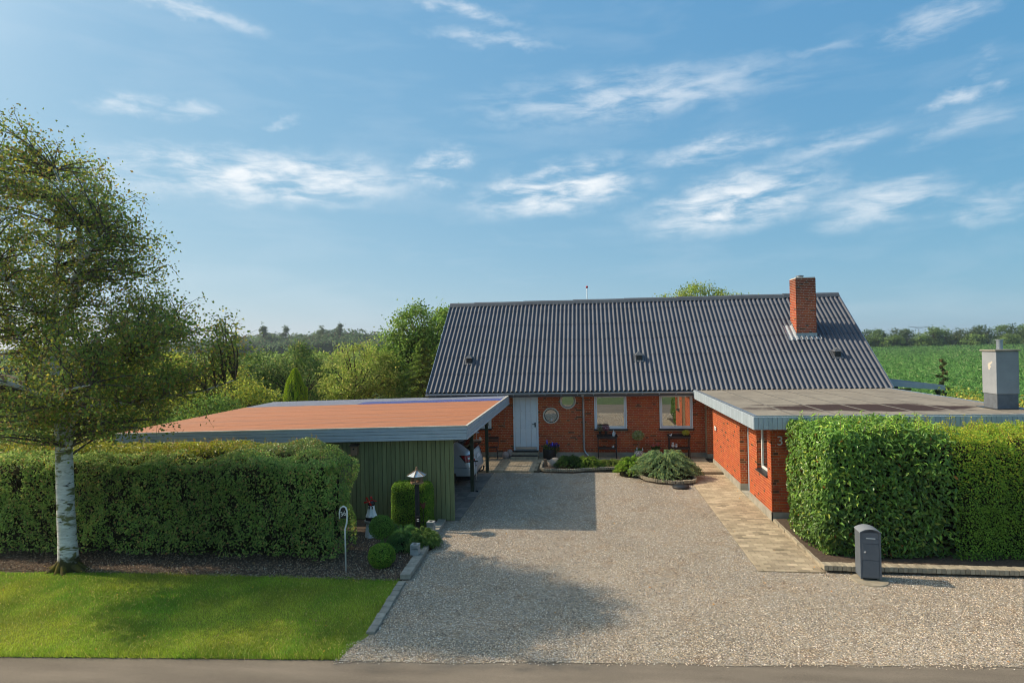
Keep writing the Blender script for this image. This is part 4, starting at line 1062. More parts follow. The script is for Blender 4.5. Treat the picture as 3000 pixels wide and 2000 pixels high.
for i in range(6):
    a_, b_ = ro[i], ro[(i+1) % 6]; obj('roof_panel', M().add([a_, b_, (X, Y, 1.475), (a_[0], a_[1], a_[2]-.006), (b_[0], b_[1], b_[2]-.006), (X, Y, 1.469)], [(0,1,2), (3,5,4), (0,3,4,1)]), tin, bf)
rb_ = M()
for p in ro: rb_.tube([(p[0], p[1], p[2]+.004), (X, Y, 1.482)], .011, 5)
obj('roof_ribs', rb_, m_wood, bf)
obj('finial', M().lathe([(.03, 1.47), (.035, 1.485), (.02, 1.50), (.026, 1.52), (.02, 1.545), (.0, 1.555)], (X, Y, 0), 10), m_wood, bf, smooth=True)
sk = thing('garden_socket', 'small black outdoor power socket on a stake in front of the dark post', 'power socket', (-4.12, 14.36, 0))
obj('stake', M().box((-4.135, 14.37, 0), (-4.105, 14.40, .24)), m_black, sk)
obj('socket_box', M().box((-4.165, 14.335, .22), (-4.075, 14.40, .38)), m_black, sk, bevel=.012)
obj('outlet', M().ball((-4.135, 14.333, .27), .014, 8, 5).ball((-4.105, 14.333, .27), .014, 8, 5).ball((-4.135, 14.333, .31), .012, 8, 5).ball((-4.105, 14.333, .31), .012, 8, 5), m_white, sk)
bs = thing('bird_ornament', 'small rusty metal bird ornament beside the feeder post', 'garden ornament', (-4.0, 14.42, .6))
obj('bird', M().add([(-4.10, 14.42, .70), (-4.03, 14.40, .66), (-3.95, 14.42, .72), (-3.96, 14.43, .60), (-4.01, 14.43, .52), (-4.06, 14.42, .60), (-4.03, 14.44, .66)], [(0,1,5), (1,2,3), (1,3,4,5), (6,0,5), (6,5,4,3), (6,3,2)]), mat('rusty iron', (.10, .035, .02), .9), bs)
obj('rod', M().tube([(-4.01, 14.43, .54), (-4.01, 14.43, 0)], .006, 5), m_black, bs)

def lantern_block(x, y, z, rz, lb):
    t = thing('concrete_lantern', lb, 'garden lantern', (x, y, z), 'concrete lantern blocks on the bed kerb')
    c = (x, y); h = .215; w = .083
    b = M().box((x-w, y-w, z), (x+w, y+w, z+.11), rz, c).box((x-w, y-w, z+.11), (x-w+.03, y+w, z+.185), rz, c).box((x-w+.03, y-w+.04, z+.11), (x+w, y+w, z+.185), rz, c).box((x-w, y-w, z+.185), (x+w, y+w, z+h), rz, c)
    lc = mat('pale lantern concrete', (.34, .345, .33), .9, (.26, .265, .25), 10, bump=.3)
    obj('block', b, lc, t)
    fins = M()
    for k in range(3): fins.box((x-w+.031, y-w+.001, z+.113+k*.027), (x+w-.001, y-w+.04, z+.126+k*.027), rz, c)
    obj('fin', fins, lc, t)
    obj('candle_hole', M().lathe([(.038, h+.0005), (.038, h+.0025)], (x, y, z), 16), m_slate, t)
lantern_block(-3.665, 12.50, .116, -.06, 'pale concrete lantern block in front of the dark junipers on the kerb')
lantern_block(-3.745, 14.12, .116, -.05, 'pale concrete lantern block half hidden behind the dark junipers')

# ------------------------------------------------------------------ mailbox
mbx = thing('mailbox', 'dark grey freestanding steel mailbox with curved lid at the hedge kerb', 'mailbox', (5.09, 12.03, 0))
m_mail = mat('anthracite powder coat', (.115, .13, .15), .5, (.10, .115, .132), 5, spec=.4)
rz = -.10; c = (5.095, 12.05)
def rot2(p): return (c[0] + math.cos(rz)*p[0] - math.sin(rz)*p[1], c[1] + math.sin(rz)*p[0] + math.cos(rz)*p[1], p[2])
def rbox(a, b_):
    m_ = M(); x0, y0, z0 = a; x1, y1, z1 = b_
    V = [rot2(p) for p in [(x0,y0,z0),(x1,y0,z0),(x1,y1,z0),(x0,y1,z0),(x0,y0,z1),(x1,y0,z1),(x1,y1,z1),(x0,y1,z1)]]
    return m_.add(V, FB)
w, dpt = .175, .15
bd = obj('cabinet', rbox((-w, -dpt+.012, .06), (w, dpt, .90)), m_mail, mbx, bevel=.004)
obj('side_rail', rbox((-w, -dpt, .045), (-w+.032, -dpt+.012, .90)), m_mail, mbx, bevel=.003)
obj('side_rail', rbox((w-.032, -dpt, .045), (w, -dpt+.012, .90)), m_mail, mbx, bevel=.003)
obj('slot_flap', rbox((-w+.036, -dpt+.001, .785), (w-.036, -dpt+.0118, .895)), m_mail, mbx, bevel=.003)
obj('upper_panel', rbox((-w+.036, -dpt+.001, .695), (w-.036, -dpt+.0118, .78)), m_mail, mbx, bevel=.003)
dr = obj('door', rbox((-w+.036, -dpt-.002, .395), (w-.036, -dpt+.0118, .688)), m_mail, mbx, bevel=.003)
obj('lower_panel', rbox((-w+.036, -dpt+.001, .075), (w-.036, -dpt+.0118, .389)), m_mail, mbx, bevel=.003)
obj('name_strip', rbox((-.07, -dpt-.006, .785), (.08, -dpt+.001, .800)), m_white, mbx)
kb = M(); k0 = rot2((-w+.075, -dpt-.006, .54)); kb.ball(k0, .018, 10, 7); kb.ball((k0[0]+.012, k0[1]-.012, k0[2]+.012), .009, 8, 5)
obj('lock', kb, m_chrome, dr)
a = np.linspace(R(52), R(128), 12); rad = (w + .008) / math.cos(R(52)); prof = [(rad*math.cos(t), .905 + rad*(math.sin(t) - math.sin(R(52))) ) for t in a]
V = [rot2((p[0], y, p[1])) for y in (-dpt-.02, dpt+.01) for p in prof] + [rot2((p[0], y, p[1]-.010)) for y in (-dpt-.02, dpt+.01) for p in prof]
n_ = len(prof); F = [(i, i+1, n_+i+1, n_+i)[::-1] for i in range(n_-1)] + [(2*n_+i, 2*n_+i+1, 3*n_+i+1, 3*n_+i) for i in range(n_-1)] + [(i+1, i, 2*n_+i, 2*n_+i+1)[::-1] for i in range(n_-1)]
obj('lid', M().add(V, F), mat('mailbox lid grey', (.22, .235, .25), .55), mbx)
V = [rot2((p[0]*.96, -dpt+.002, p[1]-.004)) for p in prof] + [rot2((w*.96, -dpt+.002, .885)), rot2((-w*.96, -dpt+.002, .885))]
obj('gable_plate', M().add(V, [tuple(range(len(V)))]), m_mail, mbx)
obj('foot', rbox((-.12, -.08, .015), (.12, .08, .06)), m_black, mbx)
single('stone_disc', M().lathe([(.30, -.03), (.31, .0), (.305, .018), (.29, .022)], (5.08, 11.97, 0), 40), m_concedge, 'round tan concrete disc under the mailbox, half buried in gravel', 'base slab', smooth=False)

# ------------------------------------------------------------------ patio things
m_dwood = mat('dark brown stained wood', (.030, .020, .017), .5, (.045, .028, .022), 14)
PZ = .068
ch = thing('folding_chair', 'dark folding slatted garden chair left of the front door', 'chair', (-3.70, 23.45, PZ))
x0, x1 = -3.90, -3.50
for k in range(4): obj('back_slat', M().box((x0-.01, 23.60 - k*.006, .86 - k*.052), (x1+.01, 23.618 - k*.006, .90 - k*.052)), m_dwood, ch)
for k in range(6): obj('seat_slat', M().box((x0+.01, 23.22 + k*.062, .50), (x1-.01, 23.27 + k*.062, .515)), m_dwood, ch)
for x in (x0, x1):
    obj('rear_leg', M().tube([(x, 23.61, .90), (x, 23.50, .50), (x, 23.20, PZ)], .015, 6), m_dwood, ch)
    obj('front_leg', M().tube([(x + (.02 if x < -3.7 else -.02), 23.2, .50), (x + (.02 if x < -3.7 else -.02), 23.56, PZ)], .015, 6), m_dwood, ch)
obj('stretcher', M().tube([(x0, 23.24, .15), (x1, 23.24, .15)], .010, 6).tube([(x0, 23.42, .40), (x1, 23.42, .40)], .010, 6), m_dwood, ch)
ta = thing('folding_table', 'dark square folding wooden table under the carport edge', 'table', (-4.45, 23.35, PZ))
for k in range(8): obj('table_slat', M().box((-4.85, 23.02 + k*.075, .76), (-4.10, 23.085 + k*.075, .785)), m_wood if k % 3 else m_dwood, ta)
obj('table_rim', M().box((-4.86, 23.0, .735), (-4.09, 23.02, .785)).box((-4.86, 23.61, .735), (-4.09, 23.63, .785)), m_dwood, ta)
for y in (23.08, 23.55):
    obj('leg', M().prism([(-4.82, y, .74), (-4.76, y, .74), (-4.10, y, PZ), (-4.16, y, PZ)], (0, .03, 0)), m_dwood, ta)
    obj('leg', M().prism([(-4.12, y+.03, .74), (-4.18, y+.03, .74), (-4.84, y+.03, PZ), (-4.78, y+.03, PZ)], (0, .03, 0)), m_dwood, ta)
la = thing('table_lamp', 'small metal lantern with a wide conical shade on the folding table', 'lantern', (-4.30, 23.3, .787))
obj('shade', M().lathe([(.115, .30), (.10, .315), (.03, .365), (.012, .37)], (-4.30, 23.3, .787), 18), tin, la, smooth=True)
obj('stem', M().lathe([(.012, .0), (.009, .30), (.006, .42)], (-4.30, 23.3, .787), 8), m_chrome, la)
obj('tray', M().lathe([(.05, .0), (.12, .01), (.125, .03), (.11, .02)], (-4.30, 23.3, .787), 18), m_chrome, la)
fi = thing('figurine', 'white porcelain bird figurine on the right edge of the folding table', 'figurine', (-4.15, 23.25, .787))
obj('figure', M().ball((-4.15, 23.25, .83), .045, 12, 8, sc_=(.8, .8, 1)).ball((-4.165, 23.245, .90), .032, 12, 8).ball((-4.13, 23.25, .87), .03, 10, 6, sc_=(1, .7, 1.2)), m_white, fi, smooth=True)
def plant_ball(parent, c, r, n, L, pal, asp=.5, sc_=(1, 1, 1), name='foliage', m_=None, jit=.6):
    d = unit(rng.normal(0, 1, (n, 3))); rad = r * rng.uniform(.55, 1.05, (n, 1))
    P = np.array(c) + d * rad * np.array(sc_); b = M(); leaf_mesh(b, P, d, L, asp, pal, jit=jit); return obj(name, b, m_ or m_leaf, parent)
G1 = [(3, (.045, .085, .018)), (2, (.075, .13, .03)), (1, (.03, .06, .015))]
fp = thing('flower_pot', 'pot of yellow and white flowers at the left of the folding table', 'plant', (-4.52, 23.3, .787))
obj('pot', M().lathe([(.05, 0), (.07, .12), (.06, .12)], (-4.52, 23.3, .787), 14), m_slate, fp)
plant_ball(fp, (-4.52, 23.3, .98), .13, 420, .035, G1)
plant_ball(fp, (-4.52, 23.28, 1.02), .14, 60, .03, [(2, (.75, .72, .6)), (1, (.8, .6, .05))], .9, name='flowers')
single('wind_chime', M().tube([(-3.24, 23.55, 2.05), (-3.245, 23.55, 1.75), (-3.25, 23.55, 1.45)], .008, 5).ball((-3.25, 23.55, 1.42), .04, 10, 6, sc_=(1, .6, 1.2)).ball((-3.235, 23.55, 1.55), .03, 8, 5).ball((-3.25, 23.55, 1.30), .045, 8, 6, sc_=(.9, .5, 1.3)), m_wood, 'driftwood and shell hanging from the carport fascia left of the door', 'hanging ornament', smooth=True)  # wind chime of driftwood and shell
m_pink = mat('pinkish stone', (.38, .30, .27), .85, (.28, .22, .20), 14, bump=.3)
def stone(name, c, r, sc_, mt, lb, cat, group=None, seed=0, amp=.12):
    b = M().ball(c, r, 18, 12, sc_=sc_); V = b.V[0]; n_ = vnoise((V - np.array(c)) + seed*3.1, 3.0 / max(r, .05) * .5)
    b.V[0] = np.array(c) + (V - np.array(c)) * (1 + amp*(n_[:, None] - .5)*2)
    return single(name, b, mt, lb, cat, group, smooth=True)
stone('stone', (-3.20, 23.42, PZ+.13), .155, (.95, .9, 1.0), m_pink, 'pinkish round stone in front, left of the door steps', 'stone', 'pink stones by the steps', 1, .05)
stone('stone', (-3.06, 23.66, PZ+.15), .155, (.85, .8, 1.1), m_pink, 'pinkish round stone behind the other, touching the steps', 'stone', 'pink stones by the steps', 2, .05)
pl = thing('planter', 'black fabric planter of blue and purple flowers right of the steps', 'planter', (-1.50, 23.45, PZ))
obj('pot', M().lathe([(.225, 0), (.245, .03), (.255, .36), (.25, .38), (.235, .38), (.23, .33), (.01, .32)], (-1.50, 23.45, PZ), 24), m_plas, pl, smooth=True)
plant_ball(pl, (-1.50, 23.42, .50), .25, 900, .055, [(3, (.03, .05, .02)), (2, (.06, .085, .03)), (1, (.18, .15, .08))], sc_=(1, .9, .6))
plant_ball(pl, (-1.24, 23.36, .48), .17, 500, .045, [(3, (.025, .04, .018)), (1, (.05, .07, .03))], sc_=(.9, .8, 1.1))
plant_ball(pl, (-1.32, 23.34, .60), .20, 130, .055, [(2, (.02, .015, .35)), (2, (.06, .01, .30)), (1, (.02, .06, .5))], .9, sc_=(1.15, .7, .45), name='flowers')
bl = M()
for (x, z) in ((-1.58, .70), (-1.38, .60)): bl.lathe([(.022, -.06), (.03, 0), (.02, .08), (.006, .13)], (x, 23.28, z), 10)
obj('glass_ornament', bl, mat('blue glass', (.02, .06, .55), .1, spec=1), pl, smooth=True)
stone('boulder', (-1.22, 21.95, .16), .27, (1.0, .8, .78), mat('pale granite', (.36, .30, .24), .85, (.25, .21, .17), 9, bump=.4), 'pale round boulder at the left end of the juniper bed', 'boulder', None, 4, .10)
single('bed_stake', M().box((-1.60, 21.92, .0), (-1.51, 21.99, .33)), m_wood, 'square wooden stub post in the left corner of the juniper bed', 'post', bevel=.006)

def side_shelf(x0, x1, lb):
    t = thing('side_shelf', lb, 'shelf table', ((x0+x1)/2, 23.62, PZ), 'dark shelf tables against the facade')
    ya, yb = 23.46, 23.80
    obj('shelf_top', M().box((x0-.03, ya-.02, .865), (x1+.03, yb, .89)), m_dwood, t, bevel=.003)
    obj('upstand', M().box((x0-.03, yb-.02, .89), (x1+.03, yb, .95)).box((x0-.03, ya-.02, .89), (x0-.012, yb, .93)).box((x1+.012, ya-.02, .89), (x1+.03, yb, .93)), m_dwood, t)
    obj('lower_shelf', M().box((x0, ya, .455), (x1, yb-.01, .475)), m_dwood, t)
    obj('apron', M().box((x0, ya-.004, .81), (x1, ya+.012, .865)).box((x0, ya-.004, .415), (x1, ya+.01, .455)), m_dwood, t)
    for x in (x0, x1-.035):
        for y in (ya, yb-.035): obj('leg', M().box((x, y, PZ), (x+.035, y+.035, .866)), m_dwood, t)
side_shelf(.335, 1.055, 'dark shelf table under the left window')
side_shelf(3.00, 3.76, 'dark shelf table under the right window')
def lady(c, s_, m_):
    b = M().lathe([(.055, 0), (.06, .04), (.045, .09), (.035, .13), (.040, .16), (.018, .19)], c, 12)
    b.V[0] = np.array(c) + (b.V[0] - np.array(c)) * s_
    b.ball((c[0]-.005, c[1]-.005, c[2]+.215*s_), .027*s_, 10, 7).tube([(c[0]-.035*s_, c[1], c[2]+.15*s_), (c[0]-.05*s_, c[1]-.02, c[2]+.09*s_), (c[0]-.01, c[1]-.05*s_, c[2]+.11*s_)], .012*s_, 6)
    b.add([(c[0]+.01, c[1]+.03, c[2]+.17*s_), (c[0]+.075*s_, c[1]+.045, c[2]+.15*s_), (c[0]+.06*s_, c[1]+.045, c[2]+.05*s_), (c[0]+.01, c[1]+.04, c[2]+.07*s_)], [(0,1,2,3)])
    return b
m_stat = mat('pale blue plaster', (.42, .50, .52), .7)
single('angel_statue', lady((.95, 23.58, .892), 1.0, m_stat), m_stat, 'pale blue grey angel statue at the right end of the left shelf table', 'figurine', smooth=True)
def shelf_pot(x, lb, pal, sx=1.0):
    t = thing('potted_plant', lb, 'plant', (x, 23.6, .892), 'potted plants on the left shelf table')
    obj('pot_stand', M().tube([(x-.05, 23.6, .892), (x-.05, 23.6, 1.0)], .005, 4).tube([(x+.05, 23.6, .892), (x+.05, 23.6, 1.0)], .005, 4).tube([(x, 23.64, .892), (x, 23.64, 1.0)], .005, 4), m_black, t)
    obj('pot', M().lathe([(.045, 0), (.062, .11), (.055, .11)], (x, 23.6, .985), 14), m_black, t)
    plant_ball(t, (x, 23.58, 1.20), .13, 330, .045, pal, sc_=(sx, .8, .8))
shelf_pot(.44, 'black pot with grey green heather at the far left of the shelf table', [(2, (.06, .09, .04)), (1, (.17, .08, .12)), (1, (.12, .13, .09))])
shelf_pot(.66, 'black pot with purple leaved plant beside the grey green one', [(3, (.13, .05, .09)), (1, (.22, .10, .14)), (1, (.07, .05, .05))], 1.15)
single('snail_figurine', M().ball((.93, 23.55, .51), .035, 12, 8, sc_=(1, .6, 1)).tube([(.95, 23.54, .482), (.90, 23.54, .482), (.875, 23.54, .50), (.87, 23.54, .525)], .012, 6), m_white, 'small white snail figurine on the lower shelf of the left table', 'figurine', smooth=True)
single('bird_figurine', M().ball((3.07, 23.56, .93), .038, 12, 8, sc_=(1.2, .8, .9)).ball((3.10, 23.55, .97), .022, 8, 6).prism([(3.03, 23.555, .94), (2.99, 23.555, .975), (3.01, 23.555, .93)], (0, .01, 0)), m_white, 'small white bird figurine at the left end of the right shelf table', 'figurine', smooth=True)
def owl(x, s_, lb):
    b = M().ball((x, 23.56, .475+.055*s_), .055*s_, 14, 9, sc_=(1, .85, 1.1)).ball((x, 23.55, .475+.125*s_), .042*s_, 12, 8)
    for q in (-1, 1): b.prism([(x+q*.012*s_, 23.545, .475+.155*s_), (x+q*.038*s_, 23.545, .475+.15*s_), (x+q*.034*s_, 23.545, .475+.19*s_)], (0, .012, 0))
    o = thing('owl_figurine', lb, 'figurine', (x, 23.56, .476), 'white owl figurines on the lower shelf')
    obj('body', b, m_white, o, smooth=True)
    obj('eyes', M().ball((x-.016*s_, 23.512, .475+.13*s_), .009*s_, 8, 5).ball((x+.016*s_, 23.512, .475+.13*s_), .009*s_, 8, 5), m_slate, o)
owl(3.14, 1.1, 'taller white owl figurine, left of the pair on the lower shelf'); owl(3.27, .85, 'shorter white owl figurine, right of the pair on the lower shelf')
yg = thing('potted_plant', 'yellow green leafy plant at the right end of the right shelf table', 'plant', (3.62, 23.6, .892))
obj('pot', M().lathe([(.05, 0), (.06, .07), (.05, .07)], (3.62, 23.6, .892), 14), m_black, yg)
plant_ball(yg, (3.62, 23.56, 1.03), .14, 520, .045, [(3, (.30, .30, .03)), (2, (.18, .22, .03)), (1, (.38, .36, .08))], sc_=(1.0, .7, .75))

m_urn = mat('carved stone urn', (.66, .62, .54), .8, (.24, .21, .18), 24, bump=1.0, bscale=24, lo=.47, hi=.53, stretch=(1.4, 1.4, .55))
def urn(x, y, lb, cat='plant'):
    t = thing('stone_urn', lb, cat, (x, y, PZ))
    obj('urn', M().lathe([(.07, 0), (.12, .04), (.165, .12), (.175, .20), (.165, .25), (.15, .275), (.158, .285), (.158, .30), (.14, .30), (.13, .27), (.01, .26)], (x, y, PZ), 28), m_urn, t, smooth=True)
    obj('saucer', M().lathe([(.10, -.0), (.15, .012), (.14, .015)], (x, y, PZ), 20), m_slate, t)
    return t
u1 = urn(1.87, 23.55, 'small variegated ball tree in a carved pale stone urn between the windows', 'potted tree')
obj('trunk', M().tube([(1.85, 23.55, .33), (1.86, 23.54, .60), (1.84, 23.55, .80)], .011, 6).tube([(1.89, 23.55, .33), (1.89, 23.55, .60), (1.90, 23.55, .82)], .011, 6), m_wood, u1)
plant_ball(u1, (1.86, 23.55, .93), .235, 2600, .038, [(3, (.13, .17, .07)), (2, (.34, .36, .20)), (2, (.07, .11, .04)), (1, (.22, .26, .10))], sc_=(1, .9, .82), name='crown')
plant_ball(u1, (1.87, 23.53, .40), .15, 500, .035, [(3, (.035, .07, .02)), (1, (.06, .10, .04))], sc_=(1, .9, .35), name='underplanting')
obj('gnome_ornament', M().lathe([(.02, 0), (.026, .07), (.022, .08), (.002, .17)], (1.80, 23.45, .36), 10).lathe([(.018, 0), (.024, .05), (.02, .06), (.002, .13)], (2.01, 23.45, .36), 10), m_stat, u1, smooth=True)
u2 = urn(2.50, 23.55, 'pink flowering plant in a carved pale stone urn', 'potted plant')
plant_ball(u2, (2.50, 23.53, .48), .17, 900, .05, [(3, (.025, .05, .018)), (1, (.04, .08, .03))], sc_=(1, .9, .75))
for (x, z) in ((2.41, .56), (2.56, .60)):
    plant_ball(u2, (x, 23.45, z), .085, 420, .028, [(3, (.21, .065, .07)), (1, (.21, .10, .10)), (1, (.15, .04, .045))], .9, sc_=(1, .8, .75), name='flower_head')
ld = thing('drain_lid', 'round black rubber drain cover lying on gravel below the junipers', 'drain cover', (2.76, 19.1, 0))
obj('rim', M().lathe([(.25, 0), (.26, .03), (.25, .065), (.22, .07)], (2.76, 19.12, 0), 30), m_plas, ld, smooth=True)
obj('lid', M().lathe([(.22, .068), (.2, .078), (.12, .075), (.11, .084), (.02, .084)], (2.76, 19.12, 0), 30), m_slate, ld, smooth=True)
sgn = thing('wall_plaque', 'small white name plaque on the far end of the wing wall', 'sign', (4.42, 22.17, 1.38))
obj('plaque', M().box((4.405, 22.02, 1.31), (4.436, 22.32, 1.45)), m_white, sgn, bevel=.012)
obj('lettering', M().box((4.402, 22.08, 1.395), (4.4045, 22.26, 1.41)).box((4.402, 22.10, 1.35), (4.4045, 22.24, 1.365)), m_slate, sgn)
num = thing('house_number', 'white metal digits 36 on the brick corner beside the right hedge', 'house number', (4.76, 15.69, 1.97))
piece('digit', text_mesh('3', .32, .008, m_white), num, (4.66, 15.686, 1.965), (R(90), 0, 0))
piece('digit', text_mesh('6', .32, .008, m_white), num, (4.87, 15.686, 1.965), (R(90), 0, 0))
fpole = thing('flagpole', 'white flagpole with a red ball tip rising behind the roof ridge', 'flagpole', (.15, 60, 0))
obj('pole', M().tube([(.15, 60, 0), (.13, 60, 9.8)], [.07, .035], 8), m_white, fpole, smooth=True)
obj('finial', M().ball((.13, 60, 9.9), .12, 10, 7), redm, fpole, smooth=True)
lt = thing('lean_to', 'dark grey lean-to roof behind the wing beside the crop field', 'lean-to', (12, 26, 0))
obj('roof', M().prism([(10.9, 24.2, 2.86), (13.0, 24.2, 2.66), (13.0, 24.2, 2.61), (10.9, 24.2, 2.81)], (0, 3.4, 0)), m_roof, lt)
obj('fascia', M().prism([(10.9, 24.17, 2.86), (13.02, 24.17, 2.655), (13.02, 24.17, 2.47), (10.9, 24.17, 2.66)], (0, .03, 0)), m_blue, lt)
for x, y in ((12.85, 24.3), (12.85, 27.4), (11.1, 27.4)): obj('post', M().box((x-.05, y-.05, 0), (x+.05, y+.05, 2.6)), m_post, lt)
obj('wall', M().box((10.95, 24.28, 0), (11.9, 24.32, 2.55)), m_green, lt)
py = thing('pylon', 'distant thin mast with long drooping cross arms above the treeline', 'mast', (161, 320, 0))
obj('mast', M().tube([(161, 320, 0), (161, 320, 7.9)], .12, 5), m_cap, py)
obj('cross_arm', M().tube([(156.5, 320, 9.2), (158.0, 320, 8.9), (161, 320, 8.2), (165, 320, 8.9)], .09, 5).tube([(156.5, 320, 9.9), (156.5, 320, 9.1)], .05, 4).tube([(158, 320, 8.9), (165, 320, 9.1)], .05, 4), m_cap, py)

# ------------------------------------------------------------------ vegetation helpers
def ell_cloud(c, r, n, shell=.55):
    d = unit(rng.normal(0, 1, (n, 3))); rad = rng.uniform(shell**3, 1, (n, 1)) ** (1/3)
    return np.array(c) + d * rad * np.array(r), d
def limb_tubes(mb, root, tips_, r0, r1, n=6, k=6, sag=.15, col=(1, 1, 1)):
    for p in tips_:
        p = np.array(p, float); root_ = np.array(root, float); mid = root_ * .5 + p * .5 + np.array([0, 0, sag * np.linalg.norm(p - root_)])
        t = np.linspace(0, 1, k)[:, None]; C = (1-t)**2 * root_ + 2*t*(1-t) * mid + t**2 * p
        mb.tube(C, np.linspace(r0, r1, k), n, False, col)
def tree(name, label, cat, loc, crowns, pal, n, L, group=None, clump=.21, trunk_r=.14, asp=.66, m_=None, jit=.6, shell=.72, bark=None, up=0.0, dens=42):
    """loc base; crowns [(center, radii)] ; leaves gathered in clumps that leave gaps"""
    t = thing(name, label, cat, loc, group)
    V = [c[1][0]*c[1][1]*c[1][2] for c in crowns]; tot_ = sum(V); b = M(); tb = M()
    top = max(c[0][2] for c in crowns)
    tb.tube([(loc[0], loc[1], loc[2]-.05), (loc[0]+.1, loc[1], loc[2] + (top-loc[2])*.5), (crowns[0][0][0], crowns[0][0][1], top)], [trunk_r, trunk_r*.75, trunk_r*.3], 8)
    for (c, r_), v in zip(crowns, V):
        nl = int(n * v / tot_); nc = max(12, nl // dens)
        P, d = ell_cloud(c, r_, nc, shell); P = P + (vnoise(P, 1.1)[:, None] - .5) * .5 * min(r_)
        limb_tubes(tb, (loc[0], loc[1], loc[2] + (c[2]-loc[2])*.55), P[:min(26, nc)], trunk_r*.35, .012, 4, 5)
        idx = rng.integers(0, nc, nl); cs_ = clump * (.6 + .8*rng.random((nc, 1)))[idx]
        Q = P[idx] + rng.normal(0, 1, (nl, 3)) * cs_ * np.array([1, 1, .62])
        Q[:, 2] = np.maximum(Q[:, 2], loc[2] + .1)
        nv = unit(d[idx] * .8 + rng.normal(0, .5, (nl, 3)) + np.array([0, 0, .5]))
        k0 = len(b.C); leaf_mesh(b, Q, nv, L, asp, pal, jit=jit, up=up)
        ct = (rng.uniform(.62, 1.3, (nc, 1)))[idx]; b.C[k0] = b.C[k0] * np.repeat(ct, 4, axis=0)
    obj('trunk', tb, bark or m_bark, t, smooth=True); obj('foliage', b, m_ or m_leaf, t)
    return t
def rounded_box(n, lo, hi, r, faces, nz=.10, ns=1.6, depth=.10):
    lo = np.array(lo, float); hi = np.array(hi, float); sz = hi - lo
    ar = {'-y': sz[0]*sz[2], '+y': sz[0]*sz[2], '-x': sz[1]*sz[2], '+x': sz[1]*sz[2], '+z': sz[0]*sz[1]}
    tot_ = sum(ar[f] * w for f, w in faces.items()); P = []
    for f, w in faces.items():
        k = int(n * ar[f] * w / tot_); q = lo + rng.random((k, 3)) * sz; ax = 'xyz'.index(f[1]); q[:, ax] = hi[ax] if f[0] == '+' else lo[ax]; P.append(q)
    P = np.vstack(P); clo = lo + r; chi = hi - r; clo[2] = lo[2]
    Q = np.minimum(np.maximum(P, clo), np.maximum(chi, clo)); d = unit(P - Q + 1e-6); P = Q + d * r
    dsp = (vnoise(P, ns) - .5) * 2 * nz + (vnoise(P + 31, ns * 3.2) - .5) * nz
    P = P + d * dsp[:, None] - d * (rng.random((len(P), 1)) ** 2) * depth
    return P, d
def tint_noise(b, k0, P, s_, amp, per=4):
    f_ = 1 + (vnoise(P + 7, s_) - .5)[:, None] * 2 * amp; b.C[k0] = b.C[k0] * np.repeat(f_, per, axis=0)
def core(t, lo, hi, inset, name='inner_core'):
    b = M().box((lo[0]+inset, lo[1]+inset, lo[2]), (hi[0]-inset, hi[1]-inset, hi[2]-inset)); return obj(name, b, m_core, t, bevel=.12)  # dark solid added inside the leaves to block light

# ------------------------------------------------------------------ left hedges
h1 = thing('clipped_hedge', 'long clipped dark green hedge behind the birch, mulch at its foot', 'hedge', (-10.5, 12.6, 0))
lo, hi = (-19, 12.12, .12), (-5.28, 13.35, 2.08)
b = M(); P, d = rounded_box(78000, lo, hi, .22, {'-y': 1.25, '+z': .9, '+x': 1.2}, nz=.22, depth=.13)
keep = rng.random(len(P)) < np.clip(.35 + (P[:, 2] - .1) * 1.8, .2, 1) * np.where(P[:, 0] < -14.5, .45, 1) * np.clip(.05 + 1.7*vnoise(P + 17, 3.6), .12, 1); P, d = P[keep], d[keep]
PAL_P = [(4, (.085, .135, .038)), (3, (.12, .175, .052)), (2, (.058, .095, .032)), (1, (.17, .175, .065)), (.35, (.19, .12, .06))]
leaf_mesh(b, P, unit(d + np.array([0, 0, .45])),   .058, .62, PAL_P, jit=.7); tint_noise(b, 0, P, .8, .30)
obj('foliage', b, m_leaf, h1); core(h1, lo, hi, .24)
tw = M()
for i in range(420):
    x = rng.uniform(-15, -5.3); y = rng.uniform(12.15, 12.35); z = rng.uniform(.0, 1.5); a = rng.normal(0, .35)
    L_ = rng.uniform(.25, .7); tw.tube([(x, y + .15, z), (x + a*L_*.4, y + .05, z + L_*.5), (x + a*L_, y - .02, z + L_)], [.008, .006, .003], 4, False)
obj('twigs', tw, m_twig, h1)
h2 = thing('golden_hedge', 'yellow leaved hedge behind the dark clipped hedge', 'hedge', (-11, 13.9, 0))
lo, hi = (-15.3, 13.40, .3), (-6.3, 14.75, 2.17)
b = M(); P, d = rounded_box(34000, lo, hi, .35, {'-y': .5, '+z': 1.5, '+x': .6, '-x': .6}, nz=.10, depth=.16)
yel = np.clip((-7.4 - P[:, 0]) / 1.6, 0, 1)
for msk, pal in ((rng.random(len(P)) < yel, [(4, (.185, .20, .018)), (3, (.14, .175, .02)), (2, (.08, .12, .02)), (.4, (.19, .13, .03))]), (None, PAL_P)):
    if msk is not None: mk0 = msk
    sel = mk0 if msk is not None else ~mk0
    leaf_mesh(b, P[sel], unit(d[sel] + np.array([-.2, 0, .3])), .058, .52, pal, jit=.6)
sh = P[(P[:, 2] > 2.08)][:160]; Q = np.repeat(sh, 6, 0) + rng.normal(0, .018, (len(sh)*6, 3)); Q[:, 2] += np.tile(np.linspace(0, .12, 6), len(sh))
leaf_mesh(b, Q, rng.normal(0, 1, Q.shape), .05, .5, [(2, (.16, .14, .03)), (1, (.16, .09, .04)), (1, (.11, .12, .03))])
obj('foliage', b, m_leafgloss, h2); core(h2, lo, hi, .30)

